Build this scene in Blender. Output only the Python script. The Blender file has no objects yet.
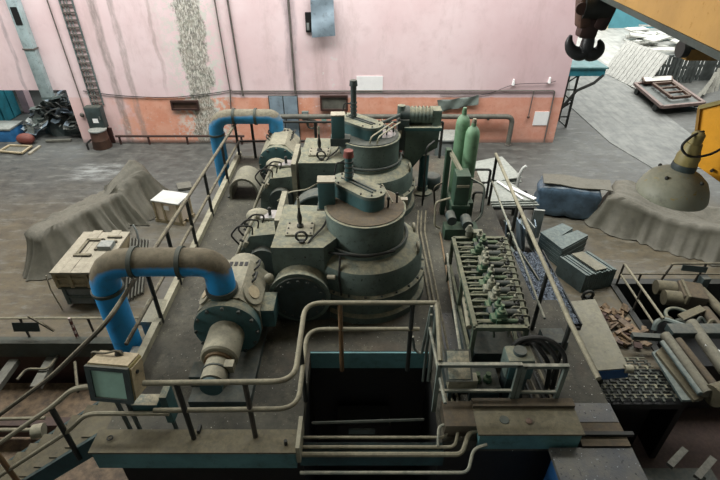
import bpy, bmesh, math, random
from mathutils import Vector, Matrix, Euler, noise as mnoise
random.seed(7)
C = bpy.context.scene.collection
PI = math.pi
# ---------------------------------------------------------------- camera
F = 487.7; TH = math.radians(34.5); CZ = 6.2
def ray(u, v):
    x = (u-360)/F; y = -(v-240)/F
    return Vector((x, math.cos(TH)+y*math.sin(TH), -math.sin(TH)+y*math.cos(TH)))
def onz(u, v, z):
    d = ray(u, v); return Vector((0, 0, CZ))+d*((z-CZ)/d.z)
def ony(u, v, y):
    d = ray(u, v); return Vector((0, 0, CZ))+d*(y/d.y)
def onx(u, v, x):
    d = ray(u, v); return Vector((0, 0, CZ))+d*(x/d.x)
cam = bpy.data.cameras.new('camera'); co = bpy.data.objects.new('camera', cam); C.objects.link(co)
cam.lens = F/720*36; cam.sensor_width = 36; cam.clip_start = .05; cam.clip_end = 300
co.location = (0, 0, CZ); co.rotation_euler = (PI/2-TH, 0, 0)
bpy.context.scene.camera = co
# ---------------------------------------------------------------- materials
def lin(h):
    h = h.lstrip('#'); r = []
    for i in (0, 2, 4):
        c = int(h[i:i+2], 16)/255
        r.append(c/12.92 if c <= .04045 else ((c+.055)/1.055)**2.4)
    return (*r, 1)
class NT:
    def __init__(s, name):
        s.m = bpy.data.materials.new(name); s.m.use_nodes = True
        s.t = s.m.node_tree; s.n = s.t.nodes; s.b = s.n['Principled BSDF']
    def new(s, typ, **kw):
        n = s.n.new(typ)
        for k, v in kw.items(): setattr(n, k, v)
        return n
    def link(s, a, b): s.t.links.new(a, b)
    def pos(s, scale=(1, 1, 1)):
        g = s.new('ShaderNodeNewGeometry'); mp = s.new('ShaderNodeMapping')
        mp.inputs['Scale'].default_value = scale
        s.link(g.outputs['Position'], mp.inputs[0]); return mp.outputs[0]
    def noise(s, scale, detail=4, sc=(1, 1, 1), rough=.6, dist=0):
        n = s.new('ShaderNodeTexNoise'); n.inputs['Scale'].default_value = scale
        n.inputs['Detail'].default_value = detail; n.inputs['Roughness'].default_value = rough
        n.inputs['Distortion'].default_value = dist
        s.link(s.pos(sc), n.inputs['Vector']); return n.outputs['Fac']
    def ramp(s, v, a, b, lo=0, hi=1, smooth=True):
        n = s.new('ShaderNodeMapRange'); n.interpolation_type = 'SMOOTHSTEP' if smooth else 'LINEAR'
        for i, x in zip((1, 2, 3, 4), (a, b, lo, hi)): n.inputs[i].default_value = x
        s.link(v, n.inputs[0]); return n.outputs[0]
    def math(s, op, a, b=None, c=None):
        n = s.new('ShaderNodeMath', operation=op)
        for i, x in enumerate((a, b, c)):
            if x is None: continue
            if isinstance(x, (int, float)): n.inputs[i].default_value = x
            else: s.link(x, n.inputs[i])
        return n.outputs[0]
    def mix(s, f, a, b, mode='MIX'):
        n = s.new('ShaderNodeMix', data_type='RGBA', blend_type=mode)
        for i, x in ((0, f), (6, a), (7, b)):
            if isinstance(x, (int, float)): n.inputs[i].default_value = x
            elif isinstance(x, tuple): n.inputs[i].default_value = x
            elif isinstance(x, str): n.inputs[i].default_value = lin(x)
            else: s.link(x, n.inputs[i])
        return n.outputs[2]
    def col(s, c, rough=.6, metal=0, bump=None, bstr=.2, bdist=.01):
        if isinstance(c, str): s.b.inputs['Base Color'].default_value = lin(c)
        else: s.link(c, s.b.inputs['Base Color'])
        if isinstance(rough, (int, float)): s.b.inputs['Roughness'].default_value = rough
        else: s.link(rough, s.b.inputs['Roughness'])
        s.b.inputs['Metallic'].default_value = metal
        if bump is not None:
            n = s.new('ShaderNodeBump'); n.inputs['Strength'].default_value = bstr; n.inputs['Distance'].default_value = bdist
            s.link(bump, n.inputs['Height']); s.link(n.outputs[0], s.b.inputs['Normal'])
        return s.m
    def nz(s):
        g = s.new('ShaderNodeNewGeometry'); x = s.new('ShaderNodeSeparateXYZ')
        s.link(g.outputs['Normal'], x.inputs[0]); return x.outputs[2]
M = {}
def paint(key, base, dust=None, amt=.8, rough=.55, metal=0, var=.25, scale=3, spots=None, lo=.25, hi=.85, bstr=.15, grime=.5):
    """worn paint; dust = colour of the settled dust on upward faces"""
    n = NT(key)
    f = n.noise(scale, 6)
    d = lin(base); dark = tuple(x*(1-var) for x in d[:3])+(1,); lt = tuple(min(1, x*(1+var)) for x in d[:3])+(1,)
    c = n.mix(n.ramp(f, .3, .7), dark, lt)
    fine = n.noise(scale*9, 3)
    if spots:
        c = n.mix(n.ramp(fine, .62, .7), c, spots)
    if grime:
        g_ = n.noise(scale*1.7+1.3, 8, rough=.75)
        c = n.mix(n.ramp(g_, .5, .72, 0, grime), c, '#2a261e')
    if dust:
        w = n.ramp(n.nz(), lo, hi)
        w = n.math('MULTIPLY', w, n.ramp(n.noise(scale*2.5, 6, rough=.7), .3, .62, amt*.45, amt))
        dd = lin(dust); dn = n.mix(n.ramp(n.noise(scale*5, 6, rough=.75), .35, .65), tuple(x*.68 for x in dd[:3])+(1,), tuple(x*1.12 for x in dd[:3])+(1,))
        c = n.mix(n.math('MINIMUM', w, 1.0), c, dn)
        r = n.math('MULTIPLY_ADD', w, .4, rough)
    else: r = rough
    M[key] = n.col(c, r, metal, fine, bstr)
    return M[key]
DUST = '#8b8770'
paint('machine', '#55645e', DUST, .85, spots='#2b3733')
paint('machine_dark', '#364343', '#6a675a', .55)
paint('machine_teal', '#35585a', DUST, .9, var=.15)
paint('machine_cream', '#817f6e', '#9a9580', .6, spots='#5d5c50')
paint('brown_top', '#4d473b', '#5f5442', .85)
paint('blue_pipe', '#1b8ccb', '#6d6655', 2.1, var=.12, scale=1.6, lo=.0, hi=.5)
paint('blue_pipe_far', '#2f84b4', '#7d7868', 2.0, var=.12, lo=.1, hi=.7)
paint('blue_trim', '#1c4f80', None, var=.2)
paint('flange_dark', '#39443f', '#5b584c', .5)
paint('rail_dark', '#3b3832', '#86806a', .8, lo=.1, hi=.7)
paint('rail_light', '#7c7966', '#98937d', .7, lo=.1, hi=.7)
paint('rail_grey', '#5f6a64', '#a5a28f', .8, lo=.1, hi=.7)
paint('rail_black', '#1f2321', '#4a4a42', .4)
paint('post_rust', '#6f573c', '#8a7a60', .5)
paint('green', '#2d4637', '#535a49', .5)
paint('bottle_green', '#688c6d', '#7f917e', .6, var=.12)
paint('rack', '#4b5749', '#83826b', .8, spots='#3b4538')
paint('valve_green', '#35523e', '#7f8a6c', .7)
paint('valve_cream', '#74776a', '#8f8d78', .8)
paint('teal_plate', '#2f5457', '#a49c84', .9, var=.15)
paint('teal_dark', '#2b4d52', '#5b5a4e', .5)
paint('teal_light', '#568386', None, var=.2)
paint('teal_door', '#2d7f8e', None, var=.2)
paint('duct', '#a3b6b8', '#a9b6b2', .4, var=.15, spots='#7b9298')
paint('steel_grey', '#7d8482', '#a5a69c', .6)
paint('steel_blue', '#8496a2', None, var=.12)
paint('grey_green', '#5c6b6a', '#8a8f84', .6)
paint('plates', '#4f5f60', '#7b847e', .7)
paint('rust', '#4d372c', '#6f6154', .6, spots='#3a231c')
paint('rust_dark', '#3a2622', '#5a4a40', .4)
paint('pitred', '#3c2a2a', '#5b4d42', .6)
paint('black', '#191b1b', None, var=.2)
paint('hook', '#26282a', '#3f4142', .4, rough=.4)
paint('yellow', '#b58d4c', '#b8985c', .5, var=.1, scale=2, spots='#a87c34', grime=.08)
paint('yellow_vivid', '#dd9c1c', None, var=.12, grime=.15)
paint('yellow_dark', '#8b6a2d', '#a98c4c', .6)
paint('olive', '#8b8150', '#979068', .7, spots='#7f6c2f')
paint('lampshade', '#8b8e7d', '#8f8e7b', .7, var=.15, spots='#94803f')
paint('white', '#f6f7f6', None, var=.03, rough=.7, grime=.08)
paint('white_dull', '#c9ccc7', None, var=.1, grime=.08)
paint('red', '#6b3831', '#8a5a4c', .4)
paint('redwhite', '#b9aaa2', None, var=.1)
paint('wood', '#a39678', '#b9ad92', .6, var=.2, scale=5)
paint('wood_light', '#9a9482', '#a8a290', .6, var=.15)
paint('wood_tan', '#e0d2bd', None, var=.1, grime=.2)
paint('wood_grey', '#5f5f57', '#7d7c70', .5, var=.3)
paint('wood_pale', '#b8b9b2', '#cccdc7', .6, var=.2, scale=6, grime=.2)
paint('pallet_dark', '#545a58', '#7e827e', .5, var=.3)
paint('board_white', '#8e958f', '#a5a9a0', .7, var=.15, spots='#5f6660')
paint('tarp', '#605f54', '#6d6a5f', .6, var=.16, scale=4, grime=.2)
paint('tarp_grey', '#6a756f', None, var=.25)
paint('blue_wrap', '#566d80', '#6f6d63', .5, var=.35, rough=.35)
paint('rubber', '#1b1d1c', '#35352f', .4, rough=.7)
paint('pale_pipe', '#8d8b77', '#a9a48d', .5)
paint('blue_box', '#2d6c9f', '#9aa4a0', .8)
paint('dirt', '#6c5a44', None, var=.5, scale=9, bstr=.6)
paint('conduit', '#66615c', '#8d8880', .5)
paint('concrete_slab', '#78776a', '#86836f', .6, var=.25, spots='#5e5c50')
paint('trolley', '#75625d', '#8f827c', .6, spots='#4a3a36')
paint('greasy', '#6a695c', '#7b7867', .7, var=.25, spots='#3d3b33')
paint('stained_lid', '#5e5a49', '#6e6853', .8, var=.3, spots='#35322a')
paint('glass_teal', '#7fa79c', None, var=.08, rough=.15, grime=.08)
paint('glass_panel', '#9cc4b4', None, var=.08, rough=.12, grime=.08)
paint('steel_shiny', '#a9aca8', None, rough=.3, metal=.7, grime=.08)

# floor: dusty concrete, browner near the machines
n = NT('floor_concrete')
f1 = n.noise(.35, 5); f2 = n.noise(3, 8, rough=.7); f3 = n.noise(22, 4)
pz = n.new('ShaderNodeSeparateXYZ'); n.link(n.pos(), pz.inputs[0])
c = n.mix(n.ramp(f2, .3, .7), '#434543', '#5a5b57')
brown = n.ramp(n.math('ADD', pz.outputs[1], n.math('MULTIPLY', f1, 6)), 11.2, 15.2, 1, 0)
c = n.mix(n.math('MULTIPLY', brown, .8), c, n.mix(n.ramp(f2, .3, .7), '#4e4633', '#6a5f47'))
c = n.mix(n.ramp(f1, .5, .66, 0, .5), c, '#696c69')
c = n.mix(n.ramp(f3, .62, .74, 0, .6), c, '#35332e')
fs = n.noise(3.0, 8, (.5, 1.8, 1), .75); c = n.mix(n.ramp(fs, .5, .68, 0, .55), c, '#7c7f78'); c = n.mix(n.ramp(n.noise(5.5, 8, (.7, 1.3, 1), .8), .5, .7, 0, .6), c, '#33322d')
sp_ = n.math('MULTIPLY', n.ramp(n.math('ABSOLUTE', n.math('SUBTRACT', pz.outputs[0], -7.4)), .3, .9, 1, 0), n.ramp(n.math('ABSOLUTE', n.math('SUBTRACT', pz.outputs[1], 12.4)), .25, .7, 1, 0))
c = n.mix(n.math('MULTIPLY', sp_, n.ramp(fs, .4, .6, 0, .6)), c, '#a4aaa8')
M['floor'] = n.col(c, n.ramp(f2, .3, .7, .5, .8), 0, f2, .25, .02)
n = NT('platform_floor')
f2 = n.noise(2.2, 8, rough=.7); f3 = n.noise(30, 3)
c = n.mix(n.ramp(f2, .3, .7), '#383831', '#545246')
c = n.mix(n.ramp(n.noise(.9, 3), .55, .7, 0, .6), c, '#574a3b')
c = n.mix(n.ramp(f3, .68, .74), c, '#201f1c')
c = n.mix(n.ramp(n.noise(41, 1), .74, .78), c, '#b9b9ae')
c = n.mix(n.ramp(n.noise(6, 8, rough=.8), .48, .7, 0, .7), c, '#26251f'); c = n.mix(n.ramp(n.noise(4.3, 8, rough=.8), .52, .7, 0, .5), c, '#77735f')
M['platform'] = n.col(c, .8, 0, f3, .3, .01)
n = NT('dark_plate')
f2 = n.noise(3, 8, rough=.7); f3 = n.noise(38, 2)
c = n.mix(n.ramp(f2, .3, .7), '#41454a', '#5d5b52')
c = n.mix(n.ramp(f3, .69, .74), c, '#aab4b8'); c = n.mix(n.ramp(n.noise(26, 2), .62, .7), c, '#262a2c')
M['dark_plate'] = n.col(c, .5, .2, f3, .3, .01)
n = NT('metal_chips')
f2 = n.noise(40, 3); c = n.mix(n.ramp(f2, .35, .65), '#1d2126', '#7e8b98')
M['chips'] = n.col(c, .4, .3, f2, 1, .04)
n = NT('yard_concrete')
f2 = n.noise(1.2, 8, rough=.7); f4 = n.noise(1.6, 5, (3.2, .25, 1))
c = n.mix(n.ramp(f2, .3, .7), '#9a9b96', '#bcbdb8'); c = n.mix(n.ramp(f4, .5, .7, 0, .6), c, '#7b7d7a')
M['yard'] = n.col(c, .7, 0, f2, .2, .02)
n = NT('worn_track')
f2 = n.noise(2.2, 8, (1, 1, 1), .7); f4 = n.noise(2.4, 5, (2.6, .35, 1))
c = n.mix(n.ramp(f2, .3, .7), '#6a6d6b', '#868883'); c = n.mix(n.ramp(f4, .45, .7, 0, .5), c, '#565856')
M['track'] = n.col(c, .7, 0, f2, .2, .02)
# back wall : pink over orange with peeling patch and streaks
n = NT('painted_wall')
p = n.new('ShaderNodeSeparateXYZ'); n.link(n.pos(), p.inputs[0]); X, Z = p.outputs[0], p.outputs[2]
big = n.noise(.5, 4); mid = n.noise(2.2, 7, rough=.7); fine = n.noise(9, 6, rough=.7); str_ = n.noise(1.0, 5, (2.5, 1, .12), .65)
pink = n.mix(n.ramp(big, .3, .7), '#e7cdcf', '#f2dee0')
pink = n.mix(n.ramp(mid, .5, .75, 0, .35), pink, '#c9b0b1')
pink = n.mix(n.ramp(n.noise(1.4, 8, (1, 1, .35), .75), .52, .68, 0, .35), pink, '#c9b2b0')
orange = n.mix(n.ramp(mid, .3, .7), '#dc967a', '#e6ad95')
orange = n.mix(n.ramp(fine, .55, .7, 0, .35), orange, '#b87560')
edge = n.math('ADD', Z, n.math('MULTIPLY', n.math('SUBTRACT', mid, .5), .10))
# the orange stays clean to the right, thins out to pink on the left
lo_ = n.ramp(edge, 1.42, 1.46, 1, 0)
fade = n.ramp(n.math('ADD', X, n.math('MULTIPLY', n.math('SUBTRACT', mid, .5), 3)), -7.6, -6.6, .25, 1)
c = n.mix(n.math('MULTIPLY', lo_, fade), pink, orange)
c = n.mix(n.math('MULTIPLY', n.ramp(X, 1.5, 6, 0, .45), n.ramp(Z, 1.4, 1.5, .4, 1)), c, '#b08a90')
def streak(xc, w, slope, amt, colr, z0=-1, z1=9, soft=.35):
    global c
    xx = n.math('SUBTRACT', X, n.math('MULTIPLY_ADD', Z, slope, xc))
    xx = n.math('ADD', xx, n.math('MULTIPLY', n.math('SUBTRACT', n.noise(1.3, 5, (1.2, 1, .8)), .5), soft))
    mm = n.ramp(n.math('ABSOLUTE', xx), w*.4, w, 1, 0)
    mm = n.math('MULTIPLY', mm, n.ramp(Z, z0, z0+.8)); mm = n.math('MULTIPLY', mm, n.ramp(Z, z1-.8, z1, 1, 0))
    mm = n.math('MULTIPLY', mm, n.ramp(n.noise(6, 7, (1.5, 1, .3), .8), .3, .62, amt*.15, amt))
    c = n.mix(mm, c, colr)
streak(-7.25, .16, 0, .75, '#8b817c', soft=.2); streak(-6.75, .12, 0, .6, '#958a85', soft=.2); streak(-5.75, .07, 0, .5, '#a6938f', 1.3)
streak(-1.95, .22, 0, .6, '#a89aa0', 1.2); streak(-1.15, .3, 0, .45, '#bfa5a2'); streak(-9.9, .08, 0, .6, '#9d9296')
streak(-.55, .12, 0, .35, '#b59a9a', .8, 3)
# bare plaster band with flaking edges
xx = n.math('ADD', n.math('SUBTRACT', X, -4.72), n.math('MULTIPLY', n.math('SUBTRACT', n.noise(1.6, 6, rough=.7), .5), .9))
halo = n.math('MULTIPLY', n.ramp(n.math('ABSOLUTE', xx), .38, 1.15, 1, 0), n.ramp(n.noise(7, 6, rough=.75), .47, .56))
c = n.mix(halo, c, '#d9d8d0')
core = n.ramp(n.math('ABSOLUTE', xx), .30, .42, 1, 0)
gg = n.mix(n.ramp(fine, .35, .65), '#5f645a', '#a5a294'); gg = n.mix(n.ramp(n.noise(13, 7, (1.6, 1, .6), .8), .49, .57), gg, '#d8d7cd')
c = n.mix(n.math('MULTIPLY', core, .9), c, gg)
# flakes above the floor and around the sheet metal flap
low = n.math('MULTIPLY', n.ramp(Z, .1, 1.3, .9, .0), n.ramp(n.noise(10, 5, rough=.7), .6, .66))
c = n.mix(n.math('MULTIPLY', low, n.ramp(X, -4, -2, 1, .25)), c, '#dad6cf')
fl = n.math('MULTIPLY', n.ramp(n.math('ABSOLUTE', n.math('SUBTRACT', X, -1.2)), .3, .9, .8, 0), n.ramp(n.noise(8, 5), .62, .68))
c = n.mix(n.math('MULTIPLY', fl, n.ramp(Z, 3, 3.6, 1, 0)), c, '#e6e2df')
c = n.mix(n.ramp(Z, .02, .16, .6, 0), c, '#6f6660')
M['wall'] = n.col(c, .85, 0, mid, .2, .02)
paint('pinkplain', '#cdb0b4', None, var=.1, grime=.08)
paint('grey_wall', '#6c7476', None, var=.2)
paint('teal_wall', '#4f8c98', None, var=.1, grime=.08)
paint('cream_wall', '#d8c9a4', None, var=.1, grime=.08)
# ---------------------------------------------------------------- mesh helpers
class MB:
    def __init__(s): s.bm = bmesh.new()
    def box(s, c, size, rot=(0, 0, 0), bev=0):
        r = bmesh.ops.create_cube(s.bm, size=1); vs = r['verts']
        bmesh.ops.scale(s.bm, vec=size, verts=vs)
        if bev:
            es = list({e for v in vs for e in v.link_edges})
            g = bmesh.ops.bevel(s.bm, geom=es, offset=bev, segments=2, affect='EDGES', profile=.5)
            vs = list({v for f in g['faces'] for v in f.verts} | {v for v in vs if v.is_valid})
        bmesh.ops.transform(s.bm, matrix=Matrix.Translation(c) @ Euler(rot).to_matrix().to_4x4(), verts=vs)
        return s
    def bx(s, x0, x1, y0, y1, z0, z1, bev=0):
        return s.box(((x0+x1)/2, (y0+y1)/2, (z0+z1)/2), (abs(x1-x0), abs(y1-y0), abs(z1-z0)), bev=bev)
    def cyl(s, p0, p1, r, r2=None, n=16):
        p0 = Vector(p0); p1 = Vector(p1); d = p1-p0
        q = d.to_track_quat('Z', 'Y').to_matrix().to_4x4()
        bmesh.ops.create_cone(s.bm, cap_ends=True, segments=n, radius1=r, radius2=r if r2 is None else r2, depth=d.length,
                              matrix=Matrix.Translation((p0+p1)/2) @ q)
        return s
    def tube(s, pts, r, n=8, bend=0, closed=False):
        P = [Vector(p) for p in pts]
        if bend:
            Q = [P[0]]
            for a, b, c_ in zip(P, P[1:], P[2:]):
                u = (a-b); w = (c_-b); k = min(bend, u.length*.49, w.length*.49)
                u = u.normalized()*k; w = w.normalized()*k
                for i in range(7):
                    t = i/6; Q.append((b+u)*(1-t)**2+b*2*t*(1-t)+(b+w)*t*t)
            Q.append(P[-1]); P = Q
        rings = []; up = None
        for i, p in enumerate(P):
            t = (P[min(i+1, len(P)-1)]-P[max(i-1, 0)]).normalized()
            if up is None: up = t.orthogonal().normalized()
            up = (up-t*up.dot(t))
            up = t.orthogonal().normalized() if up.length < 1e-5 else up.normalized()
            sd = t.cross(up)
            rr = r[i] if isinstance(r, (list, tuple)) else r
            rings.append([s.bm.verts.new(p+(up*math.cos(2*PI*k/n)+sd*math.sin(2*PI*k/n))*rr) for k in range(n)])
        for A, B in zip(rings, rings[1:]):
            for k in range(n): s.bm.faces.new((A[k], A[(k+1) % n], B[(k+1) % n], B[k]))
        s.bm.faces.new(rings[0][::-1]); s.bm.faces.new(rings[-1]); return s
    def lathe(s, prof, c, n=32, axis='Z', rot=None):
        """prof: (radius, height) from bottom to top, closed with caps"""
        Mx = Matrix.Translation(c) @ ({'Z': Matrix(), 'Y': Matrix.Rotation(-PI/2, 4, 'X'), 'X': Matrix.Rotation(PI/2, 4, 'Y')}[axis] if rot is None else rot)
        rings = []
        for r, h in prof:
            rings.append([s.bm.verts.new(Mx @ Vector((max(r, .0005)*math.cos(2*PI*k/n), max(r, .0005)*math.sin(2*PI*k/n), h))) for k in range(n)])
        for A, B in zip(rings, rings[1:]):
            for k in range(n): s.bm.faces.new((A[k], A[(k+1) % n], B[(k+1) % n], B[k]))
        s.bm.faces.new(rings[0][::-1]); s.bm.faces.new(rings[-1]); return s
    def prism(s, poly, h0, h1, mx=None):
        """polygon (x,y) extruded in z, then transformed"""
        mx = mx or Matrix()
        a = [s.bm.verts.new(mx @ Vector((x, y, h0))) for x, y in poly]; b = [s.bm.verts.new(mx @ Vector((x, y, h1))) for x, y in poly]
        k = len(poly)
        for i in range(k): s.bm.faces.new((a[i], a[(i+1) % k], b[(i+1) % k], b[i]))
        s.bm.faces.new(a[::-1]); s.bm.faces.new(b); return s
    def slab(s, quad, th):
        """quad of 3D points given a thickness downwards along its normal"""
        q = [Vector(p) for p in quad]; nn = (q[1]-q[0]).cross(q[2]-q[0]).normalized()
        if nn.z < 0: nn = -nn
        a = [s.bm.verts.new(p) for p in q]; b = [s.bm.verts.new(p-nn*th) for p in q]; k = len(q)
        s.bm.faces.new(a); s.bm.faces.new(b[::-1])
        for i in range(k): s.bm.faces.new((a[i], b[i], b[(i+1) % k], a[(i+1) % k]))
        return s
    def beam(s, p0, p1, w, h=None):
        p0 = Vector(p0); p1 = Vector(p1); d = p1-p0; h = h or w
        q = d.to_track_quat('Y', 'Z').to_matrix().to_4x4()
        r = bmesh.ops.create_cube(s.bm, size=1); bmesh.ops.scale(s.bm, vec=(w, d.length, h), verts=r['verts'])
        bmesh.ops.transform(s.bm, matrix=Matrix.Translation((p0+p1)/2) @ q, verts=r['verts']); return s
    def ball(s, c, r, sc=(1, 1, 1), u=16, v=10):
        q = bmesh.ops.create_uvsphere(s.bm, u_segments=u, v_segments=v, radius=r)
        bmesh.ops.scale(s.bm, vec=sc, verts=q['verts']); bmesh.ops.translate(s.bm, vec=c, verts=q['verts']); return s
    def torus(s, c, R, r, axis='Z', n=24, m=8, a0=0, a1=2*PI):
        full = abs(a1-a0-2*PI) < 1e-4; pts = []
        for i in range(n+1):
            a = a0+(a1-a0)*i/n; x, y = R*math.cos(a), R*math.sin(a)
            pts.append(Vector(c)+{'Z': Vector((x, y, 0)), 'Y': Vector((x, 0, y)), 'X': Vector((0, x, y))}[axis])
        return s.tube(pts, r, m)
    def bolts(s, c, R, k, r, h, axis='Y', a0=0):
        for i in range(k):
            a = a0+2*PI*i/k; x, y = R*math.cos(a), R*math.sin(a); c = Vector(c)
            if axis == 'Y': s.cyl(c+Vector((x, 0, y)), c+Vector((x, -h, y)), r, n=6)
            else: s.cyl(c+Vector((x, y, 0)), c+Vector((x, y, h)), r, n=6)
        return s
    def build(s, name, mat, parent=None, ang=40, flat=False):
        bm = s.bm; bmesh.ops.recalc_face_normals(bm, faces=bm.faces)
        root = parent
        while root is not None and root.parent is not None: root = root.parent
        if root is not None: off = Vector(root.location)
        else:
            xs = [v.co.x for v in bm.verts]; ys = [v.co.y for v in bm.verts]; zs = [v.co.z for v in bm.verts]
            off = Vector(((min(xs)+max(xs))/2, (min(ys)+max(ys))/2, min(zs)))
        bmesh.ops.translate(bm, vec=-off, verts=bm.verts)
        me = bpy.data.meshes.new(name); bm.to_mesh(me); bm.free()
        me.materials.append(M[mat])
        if not flat:
            me.shade_smooth(); me.set_sharp_from_angle(angle=math.radians(ang))
        o = bpy.data.objects.new(name, me); C.objects.link(o)
        if root is not None: o.parent = parent
        else: o.location = off
        return o
def tag(o, label, cat, group=None, kind=None):
    o['label'] = label; o['category'] = cat
    if group: o['group'] = group
    if kind: o['kind'] = kind
    return o
def thing(name, label, cat, loc, group=None):
    o = bpy.data.objects.new(name, None); C.objects.link(o); o.location = loc; o.empty_display_size = .1
    return tag(o, label, cat, group)
def struct(o): o['kind'] = 'structure'; return o
def copy_tree(o, parent=None):
    c_ = o.copy(); C.objects.link(c_)
    if parent: c_.parent = parent
    for ch in list(o.children): copy_tree(ch, c_)
    return c_
def V(*a): return Vector(a)
W = 14.47
PZ = 1.6
# ================================================================ SETTING
# floor with two machine pits cut out
LPX0, LPX1, LPY1 = -9.0, -2.72, 5.9
RPX0, RPX1, RPY0, RPY1 = 5.02, 9.5, .5, 7.48
b = MB()
b.bx(-22, 30, 7.48, 60, -.3, 0)
b.bx(-22, LPX0, -2, 7.48, -.3, 0); b.bx(LPX0, 2.9, LPY1, 7.48, -.3, 0)
b.bx(2.9, RPX0, 5.3, RPY1, -.3, 0); b.bx(RPX1, 30, -2, RPY1, -.3, 0)
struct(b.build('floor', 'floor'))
b = MB(); b.bx(-9.2, 9.7, -2, 7.6, -2.2, -2.0); struct(b.build('floor_pit', 'pitred'))
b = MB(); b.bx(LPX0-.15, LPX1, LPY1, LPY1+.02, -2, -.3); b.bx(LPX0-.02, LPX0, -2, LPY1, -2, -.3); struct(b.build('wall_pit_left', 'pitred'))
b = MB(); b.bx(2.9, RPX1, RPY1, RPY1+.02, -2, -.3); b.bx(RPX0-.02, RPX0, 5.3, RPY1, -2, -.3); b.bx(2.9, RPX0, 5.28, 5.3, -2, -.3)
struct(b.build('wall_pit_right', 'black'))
b = MB(); b.bx(LPX0, LPX1, LPY1-.06, LPY1+.10, -.28, .05); struct(b.build('trim_1', 'flange_dark'))
b = MB(); b.bx(RPX0-.06, RPX1, RPY1-.04, RPY1+.12, -.3, .04); b.bx(RPX0-.08, RPX0+.03, 5.3, RPY1, -.3, .03); struct(b.build('trim_2', 'rail_black'))
# yard beyond the corner
q = [onz(570, 78, 0), onz(604, 66, 0), onz(640, 96, 0), onz(735, 168, 0), onz(655, 170, 0), onz(610, 143, 0), onz(569, 106, 0)]
b = MB(); b.prism([(v.x, v.y) for v in q], 0, .02); struct(b.build('floor_track', 'track'))
b = MB(); b.bx(6.6, 30, 22.6, 60, 0, .012); struct(b.build('floor_yard', 'yard'))
# back wall
b = MB(); b.bx(-8.74, 6.1, W, W+.45, 0, 9); b.bx(-22, -8.74, W, W+.45, 1.66, 9); struct(b.build('wall_back', 'wall'))
b = MB(); b.bx(-22, -8, 20.5, 20.8, 0, 4); b.bx(-8.4, -8.0, W+.45, 20.5, 0, 4); struct(b.build('wall_recess', 'grey_wall'))
b = MB(); b.bx(-12.12, -11.85, 17.1, 17.4, 0, 2.6); struct(b.build('wall_pier', 'pinkplain'))
b = MB(); b.bx(-12.3, -12.18, 15.0, 17.05, 0.02, 2.5)
for i in range(4): b.bx(-12.18, -12.15, 15.05+i*.52, 15.10+i*.52, .02, 2.5)
b.bx(-12.18, -12.16, 15, 17.05, 1.15, 1.21)
d = struct(b.build('door_1', 'teal_door'))
MB().bx(-12.16, -12.12, 16.1, 16.16, .8, 1.1).build('handle', 'black', d)
# steel doors in the back wall
d = MB().bx(-2.75, -1.87, W-.03, W, 0, 1.5).build('door_2', 'flange_dark'); struct(d)
MB().bx(-2.72, -2.32, W-.06, W-.03, .02, 1.48).build('door_leaf', 'steel_blue', d)
MB().bx(-2.29, -1.89, W-.06, W-.03, .02, 1.48).build('door_leaf', 'steel_blue', d)
MB().bx(-2.27, -2.24, W-.09, W-.06, .7, .85).build('handle', 'black', d)
def window(name, u0, v0, u1, v1, mf, mp):
    a = ony(u0, v0, W); c_ = ony(u1, v1, W); x0, x1, z0, z1 = a.x, c_.x, c_.z, a.z
    b = MB(); t = .05
    b.bx(x0, x1, W-.08, W, z1-t, z1); b.bx(x0, x1, W-.08, W, z0, z0+t); b.bx(x0, x0+t, W-.08, W, z0+t, z1-t); b.bx(x1-t, x1, W-.08, W, z0+t, z1-t)
    o = struct(b.build(name, mf)); MB().bx(x0+t, x1-t, W-.03, W, z0+t, z1-t).build('panel', mp, o)
window('window_1', 170.5, 100, 200, 109.5, 'rust_dark', 'rust'); window('window_2', 320, 95, 348, 110, 'rust_dark', 'wood_grey')
# far end of the yard
b = MB(); b.bx(15.0, 45, 31.8, 32.2, 0, 8); struct(b.build('wall_yard', 'teal_wall'))
b = MB(); b.bx(14.3, 15.0, 31.6, 32.2, 0, 8); struct(b.build('trim_3', 'cream_wall'))
# ---- raised platform with its machine pit
PX0, PX1, PFY = -2.70, 2.78, 10.0
HX0, HX1, HY0, HY1 = -.62, .86, 3.02, 4.24
b = MB()
b.bx(PX0, HX0, 3.0, PFY, PZ-.18, PZ); b.bx(HX1, 2.45, 3.0, PFY, PZ-.18, PZ); b.bx(HX0, HX1, HY1, PFY, PZ-.18, PZ)
b.bx(2.45, PX1, 3.0, 5.2, PZ-.18, PZ)
struct(b.build('platform', 'platform'))
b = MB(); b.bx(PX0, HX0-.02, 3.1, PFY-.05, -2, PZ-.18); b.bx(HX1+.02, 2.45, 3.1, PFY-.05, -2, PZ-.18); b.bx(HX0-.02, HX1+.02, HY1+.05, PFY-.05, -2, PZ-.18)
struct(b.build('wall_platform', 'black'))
b = MB(); b.bx(HX0, HX1, HY1-.03, HY1-.005, PZ-.28, PZ-.005); struct(b.build('trim_4', 'teal_light'))
b = MB(); b.bx(HX0, HX1, 2.86, 3.0, PZ-.22, PZ-.03); struct(b.build('trim_5', 'teal_dark'))
b = MB(); b.bx(PX0-.02, PX0+.07, 3.8, PFY, PZ, PZ+.10); struct(b.build('trim_6', 'pale_pipe'))
# ================================================================ BACK WALL THINGS
def wallpt(u, v, off=.0): return ony(u, v, W-off)
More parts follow.
